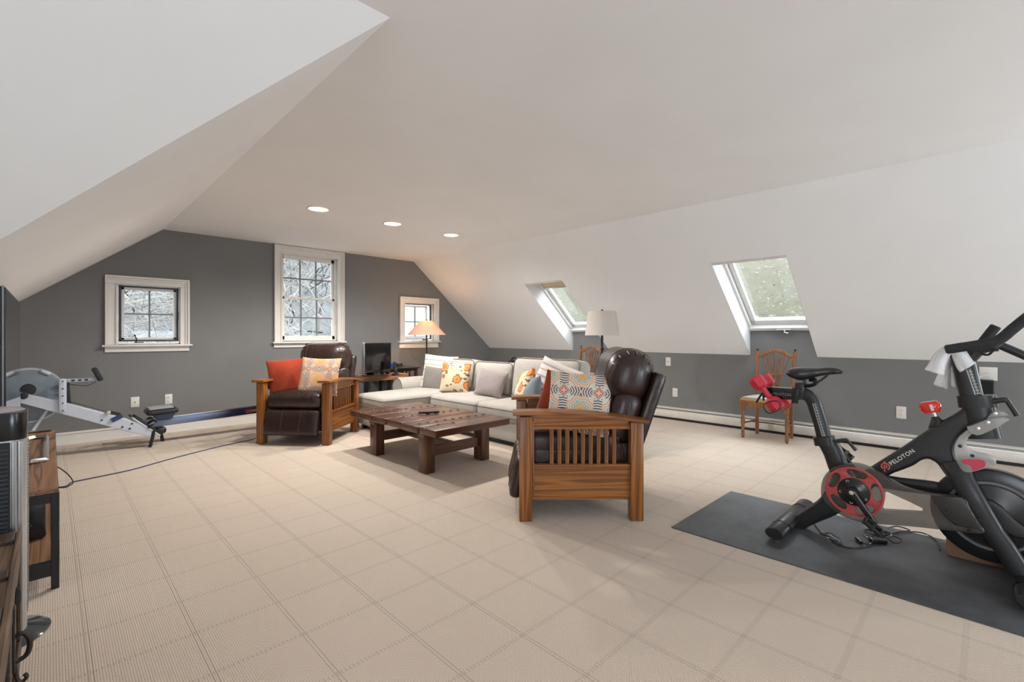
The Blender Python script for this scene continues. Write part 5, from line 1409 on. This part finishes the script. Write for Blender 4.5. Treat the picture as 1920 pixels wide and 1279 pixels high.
for k, lp in enumerate(([(3.138, 0.674), (3.159, 0.653), (3.084, 0.563), (3.056, 0.573)], [(3.121, 0.661), (3.160, 0.633), (3.104, 0.572), (3.067, 0.599)])):
    MB().sweep(smooth_path(fl_(lp, 0.01 + 0.006 * k, 0.004), 5, True), 0.0025, n=6, closed=True).build('lead_coil', gloss, pw)
(qx, qy), (rx_, ry_) = [(3.158, 0.485), (3.211, 0.517)]
a = Vector((qx - 3.12, qy - 0.42, 0.012)); b = Vector((rx_ - 3.12, ry_ - 0.42, 0.012)); d = (b - a).normalized()
MB().sweep([a, a + (b - a) * 0.6, b], [0.008, 0.012, 0.011], n=10).build('plug', gloss, pw)
s_ = d.cross(Vector((0, 0, 1)))
for sg in (-1, 1): MB().bar(b + s_ * 0.006 * sg, b + s_ * 0.006 * sg + d * 0.016, 0.0015, 0.006).build('prong', M['chrome'], pw)
MB().sweep(smooth_path([a, a + Vector((0.0, -0.03, 0.002)), fl_([(3.246, 0.441)], 0.012)[0]], 4), 0.0035, n=6).build('lead', gloss, pw)

# black loudspeaker hanging below the wall plate
spk = thing('wall_speaker', 'black box hanging on the right wall under the cable plate', 'speaker', (6.10, 0.02, 0.675))
MB().box((-0.09, -0.055, -0.075), (-0.001, 0.055, 0.072), 0.004).build('cabinet', M['black_metal'], spk, smooth=False)
MB().box((-0.096, -0.048, -0.068), (-0.09, 0.048, 0.064), 0.003).build('grille', plain('speaker_cloth', (0.008, 0.008, 0.008), 0.9), spk, smooth=False)

# ================================================================ ROWING MACHINE
YR = 6.20
silver = plain('rower_silver', (0.52, 0.56, 0.63), 0.35, 0.15, var=0.03)
bluegrey = plain('rower_blue_grey', (0.17, 0.21, 0.25), 0.45)
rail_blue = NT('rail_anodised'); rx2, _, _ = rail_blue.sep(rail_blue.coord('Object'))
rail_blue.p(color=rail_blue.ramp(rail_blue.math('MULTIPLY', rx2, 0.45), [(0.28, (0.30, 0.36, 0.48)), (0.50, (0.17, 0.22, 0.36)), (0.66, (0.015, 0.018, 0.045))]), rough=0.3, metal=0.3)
rw = thing('rowing_machine', 'silver and blue rowing machine with round flywheel along the gable wall', 'rowing machine', (0.0, YR, 0))
def rp(v, y=YR): return Vector((v[0], y - YR, v[1]))
(hx, hz), = [(-0.140, 0.600)]
Hm = Matrix.Translation((hx, 0, hz)) @ Matrix.Rotation(pi / 2, 4, 'X')
fh = MB().lathe([(0.06, -0.06), (0.20, -0.06), (0.235, -0.05), (0.245, -0.03), (0.245, 0.03), (0.235, 0.05), (0.20, 0.06), (0.06, 0.06)], 56, Hm).build('flywheel_housing', bluegrey, rw)
MB().lathe([(0.234, 0.048), (0.250, 0.052), (0.254, 0.03), (0.244, 0.025)], 56, Hm, cap=False).build('housing_rim', silver, fh)
MB().lathe([(0.0, 0.078), (0.045, 0.076), (0.055, 0.055)], 28, Matrix.Translation((0.0, 0, 0.055)) @ Hm).build('hub_cap', M['black_metal'], fh)
for px_ in ([(-0.028, 0.805)], [(-0.241, 0.793)]):
    (vx, vz), = px_
    MB().softbox((0.075, 0.05, 0.03), 0.012, 0, 6, Matrix.Translation((vx, -0.05, vz)) @ Matrix.Rotation(radians(32 if vx > hx else -32), 4, 'Y')).build('damper_tab', silver, fh)
beam = [(-0.242, 0.663), (0.064, 0.538), (0.323, 0.419), (0.529, 0.321), (0.660, 0.255), (0.752, 0.165), (0.744, 0.106), (0.567, 0.181), (0.402, 0.262), (0.068, 0.423), (-0.242, 0.573)]
MB().flat([(x, z) for x, z in beam], t=0.10, bev=0.006, M=XZ(6.095 - YR)).build('main_beam', silver, rw, smooth=False)
for px_, r in (([(-0.165, 0.611)], 0.03), ([(0.361, 0.328)], 0.008), ([(0.590, 0.262)], 0.008), ([(0.515, 0.239)], 0.009), ([(0.573, 0.215)], 0.009)):
    (vx, vz), = px_
    MB().lathe([(r, 0.0), (r, 0.006), (r * 0.7, 0.008)], 18, Matrix.Translation((vx, 6.0445 - YR, vz)) @ Matrix.Rotation(pi / 2, 4, 'X')).build('beam_bolt', M['black_metal'], rw)
(ax, az), (bx2, bz) = [(0.087, 0.434), (0.087, 0.724)]
po = MB().flat([(p[0], p[1]) for p in round_rect(ax - 0.026, ax + 0.026, az, bz + 0.026, 0.025)], t=0.022, bev=0.003, M=XZ(6.03 - YR)).build('monitor_post', silver, rw)
for k in range(5):
    MB().lathe([(0.006, 0), (0.006, 0.004), (0.003, 0.005)], 10, Matrix.Translation((ax, 6.0185 - YR, az + 0.02 + k * (bz - az - 0.02) / 4)) @ Matrix.Rotation(pi / 2, 4, 'X')).build('bolt', M['black_metal'], po)
MB().bar(rp((ax + 0.045, az + 0.04), 6.12), rp((ax + 0.03, bz), 6.12), 0.03, 0.03, 0.004, up=(0, 1, 0)).build('post_back', M['black_metal'], rw)
(cx_, cz2), = [(0.320, 0.725)]
am = MB().bar(rp((ax, bz), 6.078), rp((cx_, cz2), 6.078), 0.014, 0.034, 0.005).build('monitor_arm', silver, rw)
for k in (0.3, 0.5, 0.7): 
    c = rp((ax + (cx_ - ax) * k, bz + (cz2 - bz) * k), 6.07)
    MB().box(c - Vector((0.012, 0.003, 0.008)), c + Vector((0.012, 0.003, 0.008)), 0.002).build('slot', M['black_metal'], am, smooth=False)
tube('monitor_cable', [rp((ax + 0.03, bz - 0.03), 6.06), rp((ax + 0.15, bz - 0.055), 6.05), rp((cx_ - 0.05, cz2 - 0.05), 6.05), rp((cx_, cz2 - 0.02), 6.06)], 0.003, M['black_metal'], rw)
mm = Matrix.Translation(rp((cx_ + 0.012, cz2 + 0.045), 6.07)) @ Matrix.Rotation(radians(-22), 4, 'Y')
pmn = MB().box((-0.022, -0.085, -0.06), (0.02, 0.085, 0.068), 0.008, mat=mm).build('monitor', M['black_metal'], rw)
MB().box((0.0195, -0.06, -0.03), (0.0215, 0.06, 0.05), mat=mm).build('display', plain('lcd_grey', (0.06, 0.065, 0.06), 0.3), pmn, smooth=False)
MB().box((-0.04, -0.02, -0.045), (-0.02, 0.02, -0.01), 0.004, mat=mm).build('mount', silver, pmn)
# rail and seat
(r0x, r0z), (r1x, r1z) = [(0.665, 0.222), (1.776, 0.259)]
k_ = (r1z - r0z) / (r1x - r0x); rex = r1x + 0.62; rez = r1z + 0.62 * k_
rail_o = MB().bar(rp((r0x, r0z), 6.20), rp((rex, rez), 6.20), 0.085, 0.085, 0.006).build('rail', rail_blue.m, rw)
MB().bar(rp((r0x + 0.12, r0z + 0.12 * k_ + 0.045), 6.20), rp((rex, rez + 0.046), 6.20), 0.06, 0.008).build('track', M['chrome'], rw)
(tx, tz3), = [(1.651, 0.236)]
orange = plain('lettering_orange', (0.45, 0.10, 0.04), 0.5)
lt2 = text_obj('lettering', 'CONCEPT2', 0.045, orange, rw, rp((tx, tz3), 6.1565), (1, 0, k_), (0, -1, 0))
MB().box(rp((rex - 0.03, 0.0), 6.18), rp((rex + 0.02, rez - 0.03), 6.22), 0.004).build('rear_leg', M['black_metal'], rw)
MB().box(rp((rex - 0.04, 0.0), 6.00), rp((rex + 0.03, 0.03), 6.40), 0.008).build('rear_foot', M['black_metal'], rw)
(sx0, sz0), (sx1, sz1) = [(0.712, 0.338), (0.985, 0.346)]
smx, smz = (sx0 + sx1) / 2, (sz0 + sz1) / 2
sm_ = Matrix.Translation((smx, 0, smz + 0.005)) @ Matrix.Rotation(-atan2(sz1 - sz0, sx1 - sx0), 4, 'Y')
seat_r = MB().softbox((sx1 - sx0, 0.26, 0.05), 0.02, 0.012, 10, sm_).build('seat', M['black_metal'], rw)
MB().softbox((sx1 - sx0 - 0.06, 0.22, 0.02), 0.009, 0.004, 8, sm_ @ Matrix.Translation((-0.01, 0, 0.036))).build('seat_pad', plain('seat_pad_grey', (0.30, 0.30, 0.31), 0.6), seat_r)
blue_p = plain('rower_dark_blue', (0.03, 0.05, 0.13), 0.4)
MB().flat([(-0.10, 0.0), (0.10, 0.0), (0.07, -0.055), (0.04, -0.07), (-0.04, -0.07), (-0.07, -0.055)], t=0.11, bev=0.006, M=sm_ @ Matrix.Translation((0.02, 0, -0.028)) @ XZ(0)).build('carriage', blue_p, rw, smooth=False)
# foot stretchers
for y in (6.09, 6.31):
    (f0x, f0z), (f1x, f1z) = [(0.592, 0.318), (0.819, 0.106)]
    MB().bar(rp((f0x, f0z), y), rp((f1x, f1z), y), 0.10, 0.018, 0.005, up=(0.4, 0, 1)).build('footplate', silver if y < 6.2 else M['black_metal'], rw)
    d = Vector((f1x - f0x, 0, f1z - f0z)).normalized(); n_ = Vector((-d.z, 0, d.x)); n_ = n_ if n_.z > 0 else -n_
    base = rp((f0x, f0z), y)
    fr_ = MB().bar(base + n_ * 0.02 + d * 0.03, base + n_ * 0.02 + d * 0.30, 0.085, 0.022, 0.006, up=n_).build('flexfoot', M['black_metal'], rw)
    st1 = [base + d * 0.17 + Vector((0, -0.055, 0)), base + d * 0.17 + n_ * 0.06 + Vector((0, -0.05, 0)), base + d * 0.18 + n_ * 0.095, base + d * 0.17 + n_ * 0.06 + Vector((0, 0.05, 0)), base + d * 0.17 + Vector((0, 0.055, 0))]
    MB().sweep(smooth_path(st1, 4), 0.018, 0.003, n=8, side=tuple(n_)).build('foot_strap', M['black_metal'], fr_)
    MB().softbox((0.09, 0.09, 0.07), 0.03, 0, 8, Matrix.Translation(base + d * 0.285 + n_ * 0.045)).build('heel_cup', M['black_metal'], fr_)
# front feet and legs
for px_ in ([(0.734, 0.031), (0.760, 0.143)], [(0.875, -0.004), (0.852, 0.115)]):
    (g0x, g0z), (g1x, g1z) = px_
    yy = 6.05 if g0x < 0.79 or True and px_[0][0] < 0.8 else 6.3
    MB().sweep(smooth_path([Vector((g1x, (yy - YR), g1z + 0.03)), Vector((g1x + 0.005, (yy - YR), g1z)), Vector((g0x, (yy - YR), 0.0))], 3), 0.016, n=10).build('front_foot', M['black_metal'], rw)
(l0x, l0z), (l1x, l1z) = [(-0.018, 0.456), (-0.108, 0.301)]
for y in (6.05, 6.35):
    MB().sweep([Vector((l0x, (6.15 if y < 6.2 else 6.25) - YR, l0z)), Vector((l0x - 0.24, y - YR, 0.0))], 0.014, n=10).build('front_leg', silver, rw)
MB().bar((l0x - 0.24, -0.24, 0.012), (l0x - 0.24, 0.24, 0.012), 0.03, 0.024, 0.004).build('front_crossbar', M['black_metal'], rw)
# handle resting in its hook, with the chain
(n0x, n0z), (n1x, n1z) = [(0.408, 0.397), (0.506, 0.338)]
MB().sweep([rp((n0x, n0z), 6.05), rp((n1x, n1z), 6.28)], 0.020, n=12).build('handle', M['black_metal'], rw)
(n2x, n2z), = [(0.453, 0.334)]
MB().sweep([rp((n2x - 0.02, n2z - 0.02), 6.04), rp((n2x + 0.06, n2z + 0.02), 6.04)], 0.022, n=12).build('handle_grip', blue_p, rw)
MB().lathe([(0.012, 0), (0.020, 0.006), (0.020, 0.02), (0.01, 0.026)], 14, Matrix.Translation(rp((n0x, n0z), 6.04)) @ Matrix.Rotation(pi / 2, 4, 'X')).build('handle_end', M['chrome'], rw)
(q0x, q0z), = [(0.111, 0.522)]
MB().sweep([rp((q0x, q0z + 0.012), 6.12), rp((n0x, n0z), 6.12)], 0.005, n=6).build('chain', M['dark_bronze'], rw)

# blue lead across the carpet
cd = MB().sweep(smooth_path([Vector((x, y, 0.005)) for x, y in [(0.043, 4.938), (0.071, 4.893), (0.101, 4.899), (0.118, 5.008), (0.202, 5.039), (0.350, 5.075), (0.510, 5.133), (0.712, 5.266), (0.913, 5.387), (1.186, 5.535), (1.456, 5.638), (1.644, 5.709), (2.059, 5.962), (2.491, 6.067)]], 6), 0.0045, n=8).build('floor_cable', plain('blue_cable', (0.03, 0.045, 0.12), 0.5), None)
tag(cd, 'thin dark blue cable stretched across the carpet before the rowing machine', 'cable')
cd2 = MB().sweep(smooth_path([Vector((-0.08, 4.93, 0.12)), Vector((0.02, 4.95, 0.16)), Vector((0.085, 4.98, 0.10)), Vector((0.125, 4.98, 0.03)), Vector((0.12, 4.94, 0.006)), Vector((0.06, 4.91, 0.006)), Vector((-0.05, 4.93, 0.006))], 6), 0.004, n=8).build('looped_cable', M['black_metal'], None)
tag(cd2, 'thin black cable looping from the television console down to the carpet', 'cable')

# ================================================================ TELEVISION CORNER
cn = thing('tv_console', 'low wood and black steel television console at the left edge', 'console', (-0.19, 3.92, 0))
for i in range(3):
    x0 = -0.235 + i * 0.151
    MB().box((x0 + 0.0008, -0.945, 0.434), (x0 + 0.1502, 0.94, 0.459), 0.003).build('top_plank', M['console_wood'], cn, smooth=False)
for x in (-0.222, 0.208):
    for y in (-0.935, 0.93): MB().box((x - 0.014, y - 0.014, 0), (x + 0.014, y + 0.014, 0.434), 0.002).build('leg', M['black_metal'], cn, smooth=False)
mb = MB()
for x in (-0.222, 0.208):
    mb.box((x - 0.012, -0.92, 0.392), (x + 0.012, 0.92, 0.434)); mb.box((x - 0.012, -0.92, 0.085), (x + 0.012, 0.92, 0.127))
for y in (-0.935, 0.93):
    mb.box((-0.21, y - 0.012, 0.392), (0.20, y + 0.012, 0.434)); mb.box((-0.21, y - 0.012, 0.062), (0.20, y + 0.012, 0.127))
mb.build('frame', M['black_metal'], cn, smooth=False)
MB().box((-0.21, -0.92, 0.105), (0.197, 0.92, 0.125), 0.002).build('shelf', M['console_wood'], cn, smooth=False)
sw_ = thing('subwoofer', 'glossy black audio box on the lower shelf of the television console', 'speaker', (-0.19, 3.62, 0.125))
MB().box((-0.19, -0.28, 0.004), (0.178, 0.22, 0.255), 0.012).build('cabinet', gloss, sw_)
MB().box((-0.17, -0.29, 0.18), (0.16, -0.279, 0.24), 0.003).build('front_panel', M['black_metal'], sw_)
for x in (0.12, 0.04): MB().lathe([(0.009, 0), (0.009, 0.01), (0.006, 0.012)], 18, Matrix.Translation((x, -0.28, 0.08)) @ Matrix.Rotation(pi / 2, 4, 'X')).build('knob', M['dark_bronze'], sw_)
for x in (-0.15, 0.14):
    for y in (-0.24, 0.18): MB().lathe([(0.015, 0), (0.015, 0.005)], 12, Matrix.Translation((x, y, 0))).build('foot', M['black_metal'], sw_)
tvg = NT('tv_glass'); tvg.p(color=(0.006, 0.006, 0.007), rough=0.03, ior=1.6, spec=0.9); 
tv = thing('television', 'large flat television with silver edge standing on the console, seen edge on', 'television', (-0.160, 3.86, 0.459))
MB().box((-0.03, -0.760, 0.182), (0.006, 0.760, 0.914), 0.006).build('housing', M['black_metal'], tv, smooth=False)
MB().box((0.007, -0.762, 0.18), (0.014, 0.762, 0.916), 0.002).build('edge_trim', plain('tv_edge_silver', (0.22, 0.22, 0.225), 0.4, 0.5), tv, smooth=False)
MB().box((0.0135, -0.752, 0.19), (0.0185, 0.752, 0.908), 0.001).build('bezel', gloss, tv, smooth=False)
MB().box((0.0182, -0.735, 0.208), (0.0195, 0.735, 0.892)).build('screen', tvg.m, tv, smooth=False)
MB().box((-0.06, -0.3, 0.25), (-0.029, 0.3, 0.7), 0.01).build('back_bulge', M['black_metal'], tv, smooth=False)
MB().bar((-0.02, 0.16, 0.0), (-0.02, 0.16, 0.24), 0.05, 0.14, 0.004, up=(0, 1, 0)).build('neck', M['chrome'], tv, smooth=False)
ft = [(-0.10, -0.10), (0.09, -0.27), (0.145, -0.26), (0.145, 0.56), (0.09, 0.585), (-0.10, 0.42)]
MB().sweep([Vector((x, y, 0.0125)) for x, y in ft], 0.0125, 0.0145, n=4, side=(0, 0, 1), closed=True, power=2).build('foot', M['chrome'], tv, smooth=False)
pg = thing('hdmi_plug', 'thin black cable end lying across the far end of the console top', 'cable', (-0.05, 4.72, 0.459))
MB().sweep(smooth_path([(-0.18, -0.03, 0.005), (-0.10, 0.0, 0.005), (0.0, 0.02, 0.005)], 4), 0.004, n=8).build('cable', M['black_metal'], pg)
MB().box((0.0, 0.012, 0.0), (0.055, 0.03, 0.011), 0.002).build('plug', M['black_metal'], pg, smooth=False)

tf = thing('tower_fan', 'tall silver and black tower fan standing beyond the wooden chest', 'fan', (-0.20, 2.60, 0))
(tx_, ty_) = (0.139, 0.10)
ol = round_rect(-0.139, 0.139, -0.10, 0.12, 0.045)
silver_p = plain('fan_silver', (0.45, 0.45, 0.46), 0.35, 0.4)
MB().flat(ol, t=0.80, bev=0.004, M=Matrix.Translation((0, 0, 0.45))).build('body', silver_p, tf)
MB().flat(round_rect(-0.1395, 0.1395, -0.1005, 0.1205, 0.045), t=0.10, bev=0.002, M=Matrix.Translation((0, 0, 0.815))).build('control_cap', gloss, tf)
MB().lathe([(0.0, 0.012), (0.08, 0.011), (0.105, 0.006), (0.112, 0.0)], 36, Matrix.Translation((0, 0.01, 0.866)) @ Matrix.Diagonal((1.2, 0.95, 1, 1))).build('top_dome', silver_p, tf)
MB().box((-0.10, -0.108, 0.12), (0.098, -0.099, 0.76), 0.003).build('grille', M['black_metal'], tf, smooth=False)
sl = None
for i in range(40):
    if sl is None: sl = MB().box((-0.095, -0.116, 0), (0.093, -0.106, 0.006), 0.001).build('louvre', plain('louvre_blue_grey', (0.035, 0.042, 0.055), 0.4), tf, smooth=False); s = sl
    else: s = sl.copy(); COL.objects.link(s); s.parent = tf
    s.location = (0, 0, 0.13 + i * 0.0155)
for x in (0.108, 0.124): MB().box((x - 0.006, -0.108, 0.06), (x + 0.007, -0.098, 0.764), 0.003).build('trim_strip', M['steel'], tf, smooth=False)
mb = MB()
for i in range(60): mb.box((0.1385, -0.04, 0.10 + i * 0.0108), (0.1415, 0.08, 0.105 + i * 0.0108))
o = mb.build('side_mesh', M['steel'], tf, smooth=False); o['kind'] = 'stuff'
MB().lathe([(0.19, 0.0), (0.195, 0.006), (0.17, 0.02), (0.10, 0.042), (0.08, 0.055)], 48, Matrix.Translation((0.01, 0.03, 0)) @ Matrix.Diagonal((1, 0.85, 1, 1))).build('base', plain('fan_base_gloss', (0.03, 0.035, 0.042), 0.08, coat=0.5), tf)

cs_ = thing('wooden_chest', 'dark framed wooden chest with iron handles in the near left corner', 'chest', (-0.36, 1.80, 0))
MB().box((-0.28, -0.64, 0.03), (0.278, 0.638, 0.415), 0.004).build('body', M['chest_wood'], cs_, smooth=False)
for y0, y1 in ((0.545, 0.65), (0.205, 0.262), (-0.12, -0.01), (-0.65, -0.36)):
    MB().box((-0.215, y0, 0.415), (0.2745, y1, 0.449), 0.004).build('rail', M['chest_dark'], cs_, smooth=False)
for x0, x1 in ((-0.29, -0.2155), (0.275, 0.29)):
    MB().box((x0, -0.65, 0.415), (x1, 0.65, 0.45), 0.004).build('stile', M['chest_wood'] if x1 > 0 else M['chest_dark'], cs_, smooth=False)
for y0, y1 in ((0.262, 0.545), (-0.01, 0.205), (-0.36, -0.12)):
    MB().box((-0.2155, y0, 0.415), (0.2745, y1, 0.436), 0.002).build('panel', M['chest_wood'], cs_, smooth=False)
for y in (0.60, 0.0, -0.6):
    MB().box((0.278, y - 0.04, 0.03), (0.288, y + 0.04, 0.415), 0.003).build('stile', M['chest_dark'], cs_, smooth=False)
for z0, z1 in ((0.03, 0.09), (0.36, 0.415)):
    for y0, y1 in ((0.04, 0.56), (-0.56, -0.04)): MB().box((0.278, y0, z0), (0.2875, y1, z1), 0.003).build('rail', M['chest_dark'], cs_, smooth=False)
for x in (-0.25, 0.25):
    for y in (-0.6, 0.6): MB().box((x - 0.03, y - 0.03, 0), (x + 0.03, y + 0.03, 0.031)).build('foot', M['chest_dark'], cs_, smooth=False)
def iron_pull(y, z):
    p = MB().box((0.286, y - 0.014, z - 0.06), (0.292, y + 0.014, z + 0.12), 0.002).build('strap', iron, cs_, smooth=False)
    MB().sweep(smooth_path([(0.290, y, z + 0.035), (0.308, y, z + 0.040), (0.320, y, z + 0.015), (0.316, y, z - 0.02), (0.300, y, z - 0.032), (0.290, y, z - 0.03)], 4), 0.0065, n=8).build('ring', iron, p)
    MB().sweep(smooth_path([(0.291, y, z - 0.05), (0.296, y, z - 0.085), (0.306, y, z - 0.095), (0.314, y, z - 0.086), (0.310, y, z - 0.076)], 4), 0.005, n=8).build('hook', iron, p)
iron_pull(0.10, 0.275)
iron_pull(-0.45, 0.275)
MB().box((0.287, 0.20, 0.36), (0.300, 0.235, 0.40), 0.003).build('hasp', iron, cs_, smooth=False)
